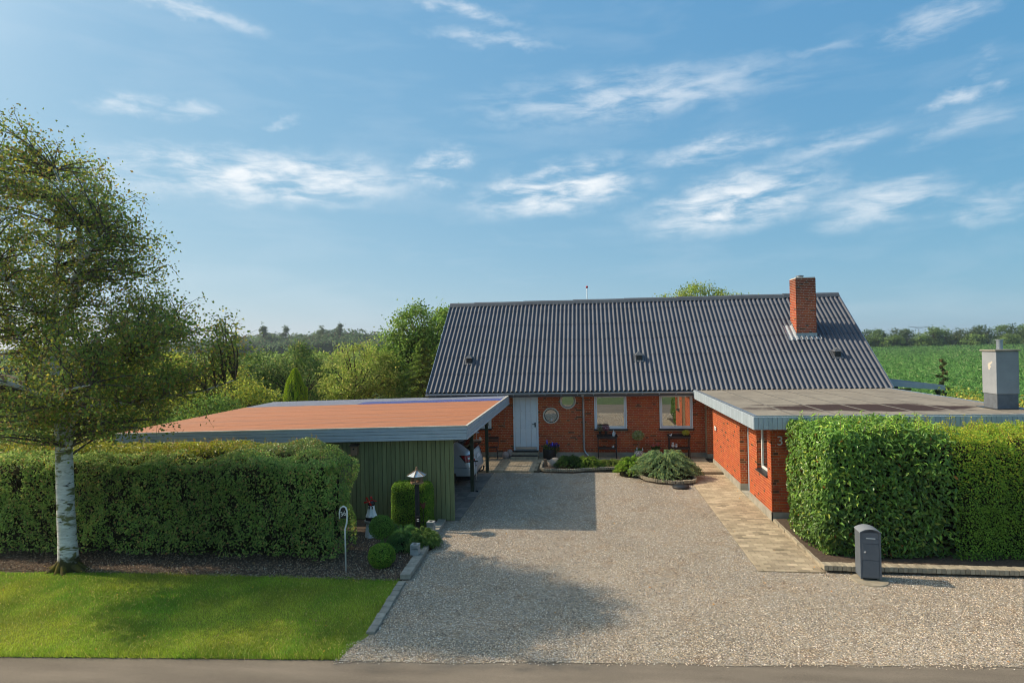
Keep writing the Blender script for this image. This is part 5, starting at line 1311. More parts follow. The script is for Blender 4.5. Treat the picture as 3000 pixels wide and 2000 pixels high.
# ------------------------------------------------------------------ right hedges
h3 = thing('laurel_hedge', 'tall glossy large leaved laurel hedge at the wing corner behind the mailbox', 'hedge', (5.9, 14, .09))
lo, hi = (4.62, 12.92, .10), (7.35, 15.25, 2.60)
b = M(); P, d = rounded_box(15500, lo, hi, .25, {'-y': 1.2, '+z': .9, '-x': 1.1}, nz=.14, depth=.24)
w_ = rng.random(len(P)) < np.clip((7.4 - P[:, 0]) / .6 - .2*(vnoise(P, 2)*2), .03, 1); P, d = P[w_], d[w_]
PAL_L = [(4, (.050, .108, .020)), (3, (.072, .145, .026)), (2, (.032, .072, .017)), (.5, (.15, .20, .035)), (.03, (.20, .08, .02))]
k0 = len(b.C); add_leaf6(b, P, unit(d + np.array([0, 0, .55])), .115, .36, PAL_L, tips=d * .5 + np.array([0, 0, .15]), jit=.5)
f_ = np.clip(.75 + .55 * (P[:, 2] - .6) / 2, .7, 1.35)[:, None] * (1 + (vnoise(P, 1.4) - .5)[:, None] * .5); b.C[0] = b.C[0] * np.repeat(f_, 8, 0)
# upright shoots along the top
S = np.stack([rng.uniform(4.75, 7.4, 75), rng.uniform(12.95, 15.0, 75), np.full(75, 2.52)], 1); Q = []; T = []
tw = M()
for s_ in S:
    hgt = rng.uniform(.12, .34); ln_ = rng.normal(0, .12, 2)
    tw.tube([s_, s_ + np.array([ln_[0]*hgt, ln_[1]*hgt, hgt])], [.006, .003], 4, False)
    for k in range(9):
        a = k*2.4; f2 = .2 + .8*k/9; Q.append(s_ + np.array([ln_[0]*hgt*f2 + .04*math.cos(a), ln_[1]*hgt*f2 + .04*math.sin(a), hgt*f2])); T.append([math.cos(a), math.sin(a), .9])
Q = np.array(Q); T = unit(np.array(T)); add_leaf6(b, Q, np.array([0, 0, 1.0]) + T*.1, .115, .26, [(3, (.14, .26, .035)), (2, (.20, .32, .05))], tips=T*2, jit=.2)
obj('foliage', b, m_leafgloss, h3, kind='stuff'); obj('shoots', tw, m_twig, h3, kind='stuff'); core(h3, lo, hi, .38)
lm = []
for k in range(4):
    q = M(); st_ = rng.bit_generator.state
    add_leaf6(q, np.zeros((1, 3)), np.array([[0, 0, 1.0]]), .118 + .012*k, .36, [(1, [(.055, .13, .022), (.09, .19, .03), (.04, .10, .02), (.13, .21, .04)][k])], tips=np.array([[8.0, 0, 0]]), jit=.05)
    me = q.mesh('leaf'); me.materials.append(m_leafgloss); lm.append(me)
for i in range(300):
    if i < 235: p = (rng.uniform(4.85, 7.1), rng.uniform(12.80, 12.90), rng.uniform(.25, 2.55)); yaw_ = rng.uniform(-2.6, -.5)
    else: p = (rng.uniform(4.56, 4.66), rng.uniform(13.0, 15.0), rng.uniform(.25, 2.5)); yaw_ = rng.uniform(2.2, 4.1)
    piece('leaf', lm[i % 4], h3, p, (rng.uniform(-.5, .5), rng.uniform(-.3, .9), yaw_))
h4 = thing('privet_hedge', 'small leaved green hedge at the right, growing on from the laurel', 'hedge', (9.5, 14, .09))
lo, hi = (7.0, 12.88, .10), (13.5, 15.2, 2.46)
b = M(); P, d = rounded_box(66000, lo, hi, .28, {'-y': 1.3, '+z': .8}, nz=.16, depth=.18)
keep = rng.random(len(P)) < np.clip((P[:, 0] - 6.9) / .5, .25, 1) * np.where(P[:, 0] > 9.8, .4, 1) * np.clip(.25 + 1.7*vnoise(P + 5, 4.0), .25, 1); P, d = P[keep], d[keep]
tf = np.clip((P[:, 2] - 1.2) / 1.2, 0, 1)
sel = rng.random(len(P)) < tf * .9
leaf_mesh(b, P[sel], unit(d[sel] + np.array([-.2, 0, .5])), .042, .66, [(2, (.22, .26, .03)), (3, (.14, .21, .025)), (2, (.08, .15, .02)), (.2, (.38, .36, .05))], jit=.7)
leaf_mesh(b, P[~sel], unit(d[~sel] + np.array([-.2, 0, .4])), .040, .66, [(3, (.062, .125, .020)), (3, (.09, .165, .027)), (2, (.042, .082, .017))], jit=.7)
ns_ = 150; S = np.stack([rng.uniform(7.0, 11.5, ns_), rng.uniform(12.9, 14.8, ns_), np.full(ns_, 2.42)], 1); Q = []; tw = M()
for s_ in S:
    hgt = rng.uniform(.06, .34) ; ln_ = rng.normal(0, .25, 2); tw.tube([s_, s_ + np.array([ln_[0]*hgt, ln_[1]*hgt, hgt])], [.004, .002], 4, False)
    for k in range(16): f2 = k/15; Q.append(s_ + np.array([ln_[0]*hgt*f2, ln_[1]*hgt*f2, hgt*f2]) + rng.normal(0, .014, 3))
Q = np.array(Q); leaf_mesh(b, Q, rng.normal(0, 1, Q.shape), .036, .65, [(3, (.30, .33, .03)), (2, (.18, .25, .03))])
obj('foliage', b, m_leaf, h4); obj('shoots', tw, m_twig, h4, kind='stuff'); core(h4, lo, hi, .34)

# ------------------------------------------------------------------ shrubs of the left bed
def topiary(name, label, c, r, n, L, pal, box=None, group=None):
    t = thing(name, label, 'shrub', (c[0], c[1], 0), group)
    if box:
        P, d = rounded_box(n, box[0], box[1], .16, {'-y': 1.2, '+z': 1.1, '+x': 1.1, '-x': 1.1, '+y': .5}, nz=.03, ns=3, depth=.10)
        k_ = M().box(tuple(np.array(box[0]) + .09), tuple(np.array(box[1]) - .09)); 
    else:
        d = unit(rng.normal(0, 1, (n, 3))); P = np.array(c) + d * np.array(r) * (1 + (vnoise(d*1.0 + 3 + c[0], 3.5)[:, None] - .5) * .14 - (rng.random((n, 1))**2) * .22)
        k_ = M().ball(c, 1, 14, 9, sc_=tuple(np.array(r) * .80))
    b = M(); leaf_mesh(b, P, unit(d + np.array([0, 0, .25])), L, .58, pal, jit=.6); f_ = np.clip(.72 + .5*(P[:, 2]-P[:, 2].min())/np.ptp(P[:, 2]), .7, 1.2)
    tint_noise(b, 0, P, 4, .2)
    obj('foliage', b, m_leaf, t); obj('inner_core', k_, m_core, t, bevel=.05 if box else 0)
    return t
PB = [(3, (.056, .112, .017)), (3, (.078, .148, .022)), (2, (.032, .068, .012)), (.8, (.14, .19, .032))]
topiary('clipped_box_cube', 'cube clipped box shrub behind the bird feeder post', (-4.35, 14.9), None, 20000, .032, PB, ((-4.92, 14.62, .05), (-3.90, 15.16, 1.10)))
tb_ = topiary('box_ball', 'upper ball of the clipped box tree, on short pale stems above the lower ball', (-4.46, 12.70, .61), (.27, .27, .25), 6500, .028, [(3, (.05, .105, .02)), (2, (.068, .13, .028)), (2, (.03, .065, .014))], group='clipped box balls')
obj('stem', M().tube([(-4.45, 12.60, .0), (-4.46, 12.56, .3), (-4.48, 12.60, .50)], .012, 6).tube([(-4.36, 12.60, .0), (-4.33, 12.56, .32), (-4.38, 12.60, .50)], .010, 6).tube([(-4.4, 12.6, .25), (-4.27, 12.56, .46)], .008, 5), m_twig, tb_)
topiary('box_ball', 'clipped round box ball nearest the lawn corner', (-4.23, 12.02, .24), (.275, .275, .25), 7500, .028, PB, group='clipped box balls')

def juniper(label, c, rx, ry, h, n, pal, L=.055, base=.0, group='junipers', droop=.35, name='juniper', needle=6, steps=13):
    t = thing(name, label, 'shrub', (c[0], c[1], base), group); b = M(); tw = M(); PP = []; TT = []
    for i in range(n):
        a = rng.uniform(0, 2*math.pi); e = rng.uniform(.05, 1) ** .8; ex = math.cos(a)*rx*rng.uniform(.35, 1.05); ey = math.sin(a)*ry*rng.uniform(.35, 1.05)
        rr2 = math.hypot(ex/rx, ey/ry); zt = h * math.sqrt(max(.05, 1.1 - rr2**2)) * rng.uniform(.45, 1.08)
        s0 = np.array([c[0] + ex*.08, c[1] + ey*.08, base + .03]); m1 = np.array([c[0] + ex*.45, c[1] + ey*.45, base + zt*1.05]); e1 = np.array([c[0] + ex, c[1] + ey, base + zt*(1 - droop*rr2)])
        T_ = np.linspace(0, 1, steps + 4)[:, None]; C = (1-T_)**2*s0 + 2*T_*(1-T_)*m1 + T_**2*e1
        if i % 6 == 0: tw.tube(C[::4], .007, 4, False)
        C = C[4:]; dr_ = np.gradient(C, axis=0)
        PP.append(np.repeat(C, needle, 0)); TT.append(np.repeat(unit(dr_), needle, 0))
    PP = np.vstack(PP); TT = np.vstack(TT); side = unit(rng.normal(0, 1, PP.shape)); PP = PP + side * .030
    TT = unit(TT * 1.0 + side * .65 + np.array([0, 0, .15])); k0 = len(b.C)
    leaf_mesh(b, PP, unit(side + np.array([0, 0, .6])), L, .26, pal, tips=TT*2.2, jit=.3)
    ct = np.repeat(rng.uniform(.72, 1.28, n), steps*needle)[:, None]; b.C[k0] = b.C[k0] * np.repeat(ct, 4, 0)
    obj('foliage', b, m_leaf, t); obj('branches', tw, m_bark, t); obj('inner_core', M().ball((c[0], c[1], base), 1, 14, 8, sc_=(rx*.72, ry*.72, h*.66)), m_core, t, smooth=True)
    return t
JB = [(3, (.095, .15, .095)), (3, (.13, .19, .105)), (2, (.05, .09, .06)), (1, (.19, .21, .08))]
JG = [(3, (.09, .16, .024)), (2, (.14, .20, .036)), (2, (.05, .10, .016))]
JD = [(3, (.018, .042, .014)), (2, (.028, .06, .018)), (1, (.045, .08, .022))]
juniper('large spreading blue green juniper at the right end of the bed', (2.45, 20.45), 1.18, .95, .95, 620, JB, .07, .05)
juniper('bright green feathery juniper between the blue one and the low ones', (1.45, 20.85), .62, .55, .62, 330, JG, .06, .05, droop=.2)
juniper('low mat of green juniper in the narrow middle of the bed', (.75, 21.95), .72, .35, .30, 260, [(2, (.06, .10, .022)), (2, (.085, .12, .03)), (1, (.10, .08, .04))], .05, .05)
juniper('dark green juniper beside the pale boulder', (-.66, 21.75), .62, .45, .50, 330, JD, .05, .05)
juniper('yellow tipped juniper right of the dark green one', (-.05, 21.72), .62, .42, .46, 330, [(3, (.07, .12, .02)), (2, (.12, .16, .03)), (1, (.04, .07, .018))], .05, .05)
JE = [(3, (.045, .085, .030)), (2, (.065, .11, .03)), (1, (.10, .14, .045))]
juniper('dark low juniper mound left of the front lantern block', (-4.22, 13.35), .50, .62, .48, 420, [(3, (.035, .085, .035)), (2, (.05, .11, .035))], .05)
juniper('olive tinged low juniper spilling over the kerb', (-3.78, 13.35), .48, .62, .40, 420, JE, .05)

# ------------------------------------------------------------------ birch
def birch(label, base, trunk_pts, trunk_r, limbs, lobes, n_at, n_leaf, seed, leafL=.062):
    t = thing('birch_tree', label, 'tree', base); rs = np.random.default_rng(seed)
    tb = M(); tb.tube(trunk_pts, trunk_r, 16, True)
    nodes_ = [np.array(p) for p in trunk_pts[2:]]
    for L_, r_ in limbs:
        tb.tube(L_, r_, 9, False)
        q = np.array(L_, float)
        for k in range(len(q) - 1):
            for f_ in (0, .33, .66): nodes_.append(q[k]*(1-f_) + q[k+1]*f_)
        nodes_.append(q[-1])
    nodes_ = np.array(nodes_); br = M(); V = np.array([l[1][0]*l[1][1]*l[1][2]*l[2] for l in lobes]); V = V/V.sum(); b = M()
    AT = []
    for (c, r_, _), v in zip(lobes, V):
        P, _d = ell_cloud(c, r_, int(n_at*v), .35); AT.append(P)
    AT = np.vstack(AT); per = n_leaf // len(AT); PP = []
    for p in AT:
        dd = np.linalg.norm((nodes_ - p) * np.array([1, 1, 1.0]), axis=1) + np.where(nodes_[:, 2] > p[2] + .1, 1.2, 0); j = np.argmin(dd + rs.random(len(dd))*.35); r0 = nodes_[j]
        ln = np.linalg.norm(p - r0); mid = (r0 + p)/2 + rs.normal(0, .10*ln, 3) + np.array([0, 0, .14*ln]); T_ = np.linspace(0, 1, 7)[:, None]
        C = (1-T_)**2*r0 + 2*T_*(1-T_)*mid + T_**2*p; br.tube(C, np.linspace(.008 + .010*ln, .004, 7), 4, False)
        for _k in range(4):
            a = rs.integers(3, 7); e = C[a] + rs.normal(0, .20, 3) + np.array([0, 0, -.12*rs.random()]); br.tube([C[a], (C[a]+e)/2 + [0, 0, .03], e], [.005, .004, .002], 3, False)
            m = per // 6; s_ = rs.random((m, 1)); PP.append(C[a]*(1-s_) + e*s_ + rs.normal(0, .10, (m, 3)))
        m = per // 3; s_ = .55 + .5*rs.random((m, 1)); PP.append(r0*(1-s_)**2 + 2*s_*(1-s_)*mid + s_**2*p + rs.normal(0, .19, (m, 3)))
    PP = np.vstack(PP)
    leaf_mesh(b, PP, rng.normal(0, 1, PP.shape) + np.array([0, 0, .3]), leafL, .72, [(4, (.065, .105, .026)), (3, (.10, .13, .035)), (1.8, (.115, .088, .036)), (1.0, (.19, .18, .035)), (.30, (.34, .20, .025))], jit=.8)
    f_ = 1 + (vnoise(PP, .9) - .5)[:, None] * .6; b.C[0] = b.C[0] * np.repeat(f_, 4, 0)
    m_b = bpy.data.materials.get('birch bark')
    obj('trunk', tb, m_b, t, smooth=True); obj('branches', br, bpy.data.materials['birch twig'], t); obj('foliage', b, m_leaf, t)
    return t
m_bb = mat('birch bark', (.74, .72, .69), .75, (.42, .40, .35), 5, stretch=(1.2, 1.2, 5.5), bump=.7, bscale=22, spec=.2, lo=.3, hi=.72)
bn, bk_ = nodes(m_bb); bg_ = bn.new('ShaderNodeNewGeometry')
def bnoise(scale, st, lo_, hi_):
    mp = bn.new('ShaderNodeMapping'); mp.inputs['Scale'].default_value = st; bk_.new(bg_.outputs['Position'], mp.inputs[0])
    n = bn.new('ShaderNodeTexNoise'); n.inputs['Scale'].default_value = scale; n.inputs['Detail'].default_value = 5; n.inputs['Distortion'].default_value = .6; bk_.new(mp.outputs[0], n.inputs['Vector'])
    r_ = bn.new('ShaderNodeMapRange'); r_.inputs['From Min'].default_value = lo_; r_.inputs['From Max'].default_value = hi_; bk_.new(n.outputs['Fac'], r_.inputs['Value']); return r_.outputs[0]
cur = bn['Principled BSDF'].inputs['Base Color'].links[0].from_socket
def bmix(f_, c_):
    global cur
    x = bn.new('ShaderNodeMix'); x.data_type = 'RGBA'; bk_.new(f_, x.inputs['Factor']); bk_.new(cur, x.inputs[6]); x.inputs[7].default_value = (*c_, 1); cur = x.outputs[2]
bmix(bnoise(3.4, (1, 1, 2.6), .54, .62), (.17, .165, .07))
bmix(bnoise(2.6, (1.6, 1.6, 12), .62, .66), (.05, .045, .036))
bs_ = bn.new('ShaderNodeSeparateXYZ'); bk_.new(bg_.outputs['Position'], bs_.inputs[0])
bz = bn.new('ShaderNodeMath'); bz.operation = 'ADD'; bk_.new(bs_.outputs[2], bz.inputs[0]); nz_ = bnoise(5, (1, 1, 1), 0, 1); mm_ = bn.new('ShaderNodeMath'); mm_.operation = 'MULTIPLY'; mm_.inputs[1].default_value = .5
bk_.new(nz_, mm_.inputs[0]); bk_.new(mm_.outputs[0], bz.inputs[1]); zr_ = bn.new('ShaderNodeMapRange'); zr_.inputs['From Min'].default_value = .62; zr_.inputs['From Max'].default_value = .48; bk_.new(bz.outputs[0], zr_.inputs['Value'])
bmix(zr_.outputs[0], (.055, .048, .018)); bk_.new(cur, bn['Principled BSDF'].inputs['Base Color'])
mat('birch twig', (.075, .055, .042), .85, (.15, .13, .105), 4, spec=.1)
TB = (-10.74, 11.42, 0); y_ = 11.42
trk = [(-10.70, y_, -.1), (-10.72, y_, .25), (-10.73, y_, .6), (-10.76, y_, 1.23), (-10.78, y_, 2.62), (-10.82, y_, 3.46), (-10.96, y_+.05, 4.31), (-11.01, y_+.1, 4.73), (-10.80, y_+.2, 5.4), (-10.5, y_+.25, 6.1), (-10.45, y_+.1, 7.1), (-10.9, y_, 8.3)]
trr = [.24, .185, .170, .160, .150, .135, .115, .10, .08, .06, .04, .02]
limbs = [([(-10.74, y_, 2.1), (-10.60, y_-.05, 2.75), (-10.30, y_-.1, 3.5), (-9.6, y_-.3, 4.1), (-8.9, y_-.4, 4.4)], [.065, .07, .055, .04, .015]),
         ([(-11.0, y_, 4.3), (-11.5, y_+.2, 4.35), (-12.2, y_+.4, 4.9), (-13.0, y_+.6, 6.0)], [.07, .06, .045, .02]),
         ([(-11.0, y_, 4.7), (-11.3, y_+.4, 5.6), (-11.6, y_+.8, 6.8), (-11.7, y_+1.0, 8.4)], [.08, .06, .045, .015]),
         ([(-10.85, y_, 3.5), (-11.4, y_-.6, 3.9), (-12.2, y_-1.4, 4.3), (-13.2, y_-1.6, 4.9)], [.055, .05, .035, .015]),
         ([(-10.9, y_, 3.9), (-10.4, y_+.7, 4.4), (-9.9, y_+1.2, 4.7), (-9.3, y_+1.6, 4.8)], [.06, .05, .035, .015]),
         ([(-10.8, y_, 3.1), (-10.0, y_-.9, 3.5), (-9.5, y_-1.3, 3.8), (-8.9, y_-1.4, 3.9)], [.055, .045, .03, .012]),
         ([(-10.85, y_, 3.3), (-9.6, y_+.6, 3.4), (-8.4, y_+1.2, 3.6), (-7.9, y_+1.5, 3.8)], [.05, .04, .025, .012]),
         ([(-10.7, y_, 5.7), (-10.1, y_-.2, 6.3), (-9.8, y_-.3, 6.6), (-9.6, y_-.2, 6.9)], [.05, .04, .025, .01]),
         ([(-10.9, y_, 5.0), (-11.2, y_-.8, 5.9), (-11.4, y_-1.3, 7.0), (-11.6, y_-1.5, 8.0)], [.06, .05, .03, .012])]
lobes = [((-11.65, 11.6, 6.75), (2.45, 2.3, 2.35), 1.0), ((-10.4, 11.5, 6.4), (1.6, 1.8, 1.5), .8), ((-8.95, 11.7, 4.65), (1.6, 2.2, 1.0), 2.2), ((-9.8, 11.6, 3.55), (1.8, 2.2, .70), 1.7),
         ((-12.6, 11.5, 4.4), (2.0, 2.2, 1.3), 1.0), ((-12.3, 11.3, 8.9), (.9, 1.0, .8), 1.3), ((-13.0, 11.3, 7.4), (1.2, 1.2, 1.2), 1.0), ((-9.1, 11.2, 3.0), (.8, .8, .32), 1.0), ((-11.6, 11.2, 3.2), (1.6, 1.4, .6), 1.1)]
bt = birch('tall birch with white trunk at the left lawn edge, leaves turning yellow', TB, trk, trr, limbs, lobes, 900, 76000, 5, .064)
rt = M()
for a, l_ in ((2.9, .38), (3.9, .25), (-1.2, .25), (.2, .30), (-.3, .42), (4.6, .2), (1.4, .3)):
    rt.tube([(TB[0] + .06*math.cos(a), y_ + .06*math.sin(a), .26), (TB[0] + .19*math.cos(a), y_ + .16*math.sin(a), .10), (TB[0] + (.2+l_)*math.cos(a)*.8, y_ + (.2+l_)*math.sin(a)*.6, .0), (TB[0] + (.3+l_)*math.cos(a), y_ + (.3+l_)*math.sin(a)*.7, -.05)], [.09, .075, .045, .02], 8, False)
obj('roots', rt, mat('mossy root', (.06, .05, .03), .95, (.11, .09, .015), 7, bump=.9, bscale=25, spec=.1), bt, smooth=True)
# ------------------------------------------------------------------ trees and bushes behind
LT = [(3, (.085, .13, .03)), (3, (.11, .155, .035)), (1.5, (.055, .09, .022)), (.8, (.18, .19, .05))]
DK = [(3, (.035, .065, .020)), (3, (.055, .095, .026)), (1.5, (.085, .12, .035)), (.8, (.14, .14, .05))]
MD = [(3, (.050, .095, .022)), (3, (.072, .125, .028)), (1.5, (.035, .065, .018)), (.6, (.13, .17, .045))]
YL = [(3, (.22, .24, .04)), (2, (.15, .19, .035)), (1.5, (.09, .13, .03)), (.5, (.40, .30, .04))]
tree('broadleaf_tree', 'tall bright green tree at the left end of the house', 'tree', (-9.0, 34, 0), [((-9.6, 34, 3.2), (2.3, 2.2, 2.2)), ((-9.6, 34, 5.55), (1.25, 1.4, 1.35)), ((-7.8, 34.2, 4.5), (1.8, 2, 2.0)), ((-11.0, 34, 4.6), (.9, .9, .9))], [(3, (.070, .125, .026)), (3, (.095, .155, .034)), (1.5, (.045, .08, .02)), (.6, (.15, .19, .05))], 30000, .15, clump=.26)
tree('broadleaf_tree', 'pale olive leaved tree left of the tallest tree', 'tree', (-12.3, 31.5, 0), [((-12.3, 31.5, 3.0), (1.7, 1.6, 1.75)), ((-11.4, 31.4, 2.3), (1.5, 1.4, 1.6))], [(3, (.16, .21, .05)), (3, (.11, .155, .035)), (1.5, (.24, .26, .08)), (1, (.07, .10, .025))], 13000, .12)
tree('dark_bush', 'large dark rounded bush behind the yellow green cypress', 'bush', (-16.2, 33, 0), [((-16.2, 33, 2.2), (2.2, 2, 2.35))], DK, 14000, .13, 'dark bushes behind the carport')
tree('dark_bush', 'large dark rounded bush left of the cypress', 'bush', (-19.2, 33.5, 0), [((-19.2, 33.5, 2.1), (2.3, 2, 2.35))], DK, 14000, .13, 'dark bushes behind the carport')
tree('fruit_tree', 'small yellowish fruit tree beyond the far left of the carport roof', 'tree', (-17.0, 26, 0), [((-16.6, 26, 2.4), (1.9, 1.5, 1.2)), ((-15.3, 26, 1.9), (1.2, 1.2, .9))], YL, 8500, .13)
tree('fruit_tree', 'leafy yellow green tree behind the birch crown', 'tree', (-21.5, 28, 0), [((-21.5, 28, 2.7), (2.6, 2, 1.9))], YL, 9000, .14)
tree('bush', 'dark green bush directly behind the birch trunk', 'bush', (-17.3, 18.5, 0), [((-17.3, 18.5, 1.6), (2.8, 1.3, 1.7))], DK, 16000, .085, 'bushes behind the left hedges', shell=.7)
tree('bush', 'dark bush filling the far left behind the hedge', 'bush', (-22, 19.5, 0), [((-22, 19.5, 1.7), (3, 1.3, 1.9))], DK, 12000, .10, 'bushes behind the left hedges')
tree('bush', 'low leafy bush seen in the gap under the carport fascia', 'bush', (-13.9, 17.0, 0), [((-13.8, 17.0, 1.0), (.9, .9, 1.0))], [(2, (.10, .20, .03)), (2, (.15, .26, .04)), (1, (.06, .11, .02))], 5000, .08)
tree('bush', 'broad green bush at the back left corner of the carport', 'bush', (-15.2, 23.5, 0), [((-15.6, 23.5, 1.2), (1.5, 1.2, 1.25))], MD, 8000, .10)
for i, (x, y, rx, h, pal, lb) in enumerate([(-25, 42, 3.4, 4.1, LT, 'pale willow like bush in the row behind the carport, leftmost'), (-29, 36, 3.2, 4.6, DK, 'dark tree behind the birch crown at the far left'), (-20.5, 45, 3.2, 4.2, LT, 'pale willow like bush between the dark bushes'),
                                      (-15.8, 47, 3.0, 4.3, LT, 'pale bush behind the gap between the dark and olive trees'), (-34, 44, 4, 4.6, LT, 'pale bushy tree at the left edge behind the birch'), (-24.5, 33, 2.2, 3.7, MD, 'green bush behind the fruit trees')]):
    tree('background_bush', lb, 'bush', (x, y, 0), [((x, y, h*.52), (rx, 2.2, h*.5))], pal, 8000, .17, 'bushes in the row behind the garden')
tree('treetop_behind_roof', 'broad olive green tree rising behind the roof ridge', 'tree', (8.3, 46, 0), [((8.0, 46, 6.9), (2.3, 2.4, 1.75)), ((10.4, 46, 6.6), (1.8, 1.6, 1.2)), ((6.1, 46, 6.5), (1.2, 1.6, 1.3)), ((11.5, 46, 6.5), (.9, 1, .8))], [(3, (.12, .17, .03)), (2, (.17, .19, .045)), (2, (.07, .10, .025))], 14000, .13, clump=.28)
def conifer(name, label, loc, h, r_, pal, n, L, group=None, cat='conifer', dens_top=1.0, droop=.25):
    t = thing(name, label, cat, loc, group); b = M(); tb = M().tube([loc, (loc[0], loc[1], loc[2] + h*.97)], [.02*h, .004], 7); nb = max(20, n // 90); PP = []; TT = []
    for i in range(nb):
        f_ = (i + .5) / nb; z = loc[2] + h*(.05 + .93*f_); rad = r_ * (1 - f_) ** .85 * rng.uniform(.75, 1.12) + .03; a = i * 2.399
        e = np.array([loc[0] + rad*math.cos(a), loc[1] + rad*math.sin(a), z - rad*droop]); s_ = np.array([loc[0], loc[1], z]); tb.tube([s_, (s_+e)/2 + [0, 0, rad*.05], e], [.012, .009, .004], 4, False)
        m = n // nb; u_ = rng.random((m, 1)) ** .6; dv = unit((e - s_)[None, :])[0]; sd = np.array([-dv[1], dv[0], 0]); w2 = (1 - .6*u_) * rad * .34
        PP.append(s_*(1-u_) + e*u_ + sd*rng.uniform(-1, 1, (m, 1))*w2 + rng.normal(0, .03, (m, 3)) - np.array([0, 0, 1])*rng.random((m, 1))*.08*rad); TT.append(np.tile(dv + [0, 0, .1], (m, 1)) + sd*rng.uniform(-.7, .7, (m, 1)))
    PP = np.vstack(PP); TT = np.vstack(TT); leaf_mesh(b, PP, np.tile([0, 0, 1.0], (len(PP), 1)) + rng.normal(0, .5, PP.shape), L, .38, pal, tips=unit(TT)*2, jit=.4)
    obj('trunk', tb, m_bark, t, smooth=True); obj('foliage', b, m_leaf, t); return t
conifer('spruce', 'yellow green spruce in front of the tallest tree at the house end', (-8.7, 31.6, 0), 4.9, 2.4, [(3, (.075, .125, .03)), (2, (.10, .15, .035)), (2, (.04, .075, .02))], 12000, .13)
cy = thing('cypress', 'slim bright yellow green cypress behind the carport roof', 'conifer', (-13.5, 27, 0))
zt = rng.random(13000) ** .8; aa = rng.uniform(0, 2*math.pi, 13000); rr_c = .60 * np.clip(1.05 - zt**2.6, 0, 1) ** .7 * (1 + .13*np.sin(aa*5 + zt*9) + .42*(vnoise(np.stack([aa*2.2, zt*5, aa*0], 1), 2.2) - .5)) * rng.uniform(.82, 1.02, 13000)
PC = np.stack([-13.5 + rr_c*np.cos(aa), 27 + rr_c*np.sin(aa), .1 + zt*3.45], 1); dc = np.stack([np.cos(aa), np.sin(aa), np.full(13000, .3)], 1)
b = M(); leaf_mesh(b, PC, dc, .085, .36, [(3, (.13, .20, .012)), (3, (.16, .21, .016)), (1.6, (.06, .11, .010))], tips=np.tile([0, 0, 2.0], (13000, 1)) + dc*.5, jit=.5); obj('foliage', b, m_leaf, cy)
obj('inner_core', M().lathe([(.42, 0), (.44, 1.2), (.36, 2.4), (.12, 3.2)], (-13.5, 27, .1), 12), mat('cypress inner foliage', (.05, .085, .01), .9), cy)
conifer('young_conifer', 'thin dark young conifer between the lean-to and the grey chimney', (13.5, 25.2, 0), 3.65, .62, [(3, (.05, .06, .03)), (1, (.12, .08, .05)), (2, (.03, .05, .02))], 2600, .09, droop=-.2)
for (x, y, z_, rx, pal, lb) in [(12.9, 23.2, 1.45, .75, LT, 'leafy green shrub right of the thin conifer'), (13.3, 22.2, 1.4, .8, YL, 'yellow flecked shrub behind the grey chimney'), (12.3, 21.6, 1.35, .55, [(2, (.30, .24, .05)), (1, (.22, .13, .05)), (2, (.12, .15, .04))], 'rust and yellow shrub touching the grey chimney from the left'),
                                (13.1, 19.6, 1.45, .75, [(2, (.30, .22, .04)), (1, (.22, .12, .04)), (1, (.14, .17, .04))], 'golden shrub right of the grey chimney'), (12.3, 18.0, 1.3, .7, [(2, (.34, .34, .22)), (2, (.16, .19, .08))], 'variegated pale shrub at the right end of the wing roof')]:
    tree('garden_shrub', lb, 'shrub', (x, y, 0), [((x, y, z_), (rx, .7, z_*.8))], pal, 5200, .085, 'shrubs beyond the wing')

# treeline beyond the field, right
x = 84.0; i = 0; seen = {}; ORD = ['first', 'second', 'third', 'fourth', 'fifth', 'sixth', 'seventh', 'eighth', 'ninth', 'tenth']
TP = [[(3, (.030, .055, .030)), (2, (.045, .075, .035))], [(3, (.05, .085, .032)), (2, (.07, .11, .04))], [(3, (.038, .062, .032)), (1, (.06, .07, .04))], [(3, (.085, .13, .04)), (2, (.06, .10, .03))]]
KN = ['dark pointed tree', 'mid green round tree', 'dark broad tree', 'pale green round tree']
while x < 205:
    k = [0, 1, 2, 3, 2, 0, 3, 1][i % 8]; u_ = (x - 84) / 121
    hgt = (4.2 + 1.2*random.random()) if x < 98 else random.uniform(5.6, 8.2) * (1.12 if x > 160 else 1) * (.72 if k == 3 else 1)
    w2 = random.uniform(2.2, 3.8) ; y = 258 + random.uniform(-3, 4) + (8 if x < 98 else 0) - (4 if k == 3 else 0)
    seen[k] = seen.get(k, 0) + 1
    tree('treeline_tree', '%s, %s such from the left in the line beyond the crop field' % (KN[k], ORD[seen[k]-1]),
         'tree', (x, y, 0), [((x, y, hgt*.5), (w2, 2.5, hgt*.52))], TP[k], 1500, .62, 'trees in the line beyond the field', clump=.8, trunk_r=.25, shell=.6)
    x += w2 * random.uniform(.95, 1.3); i += 1
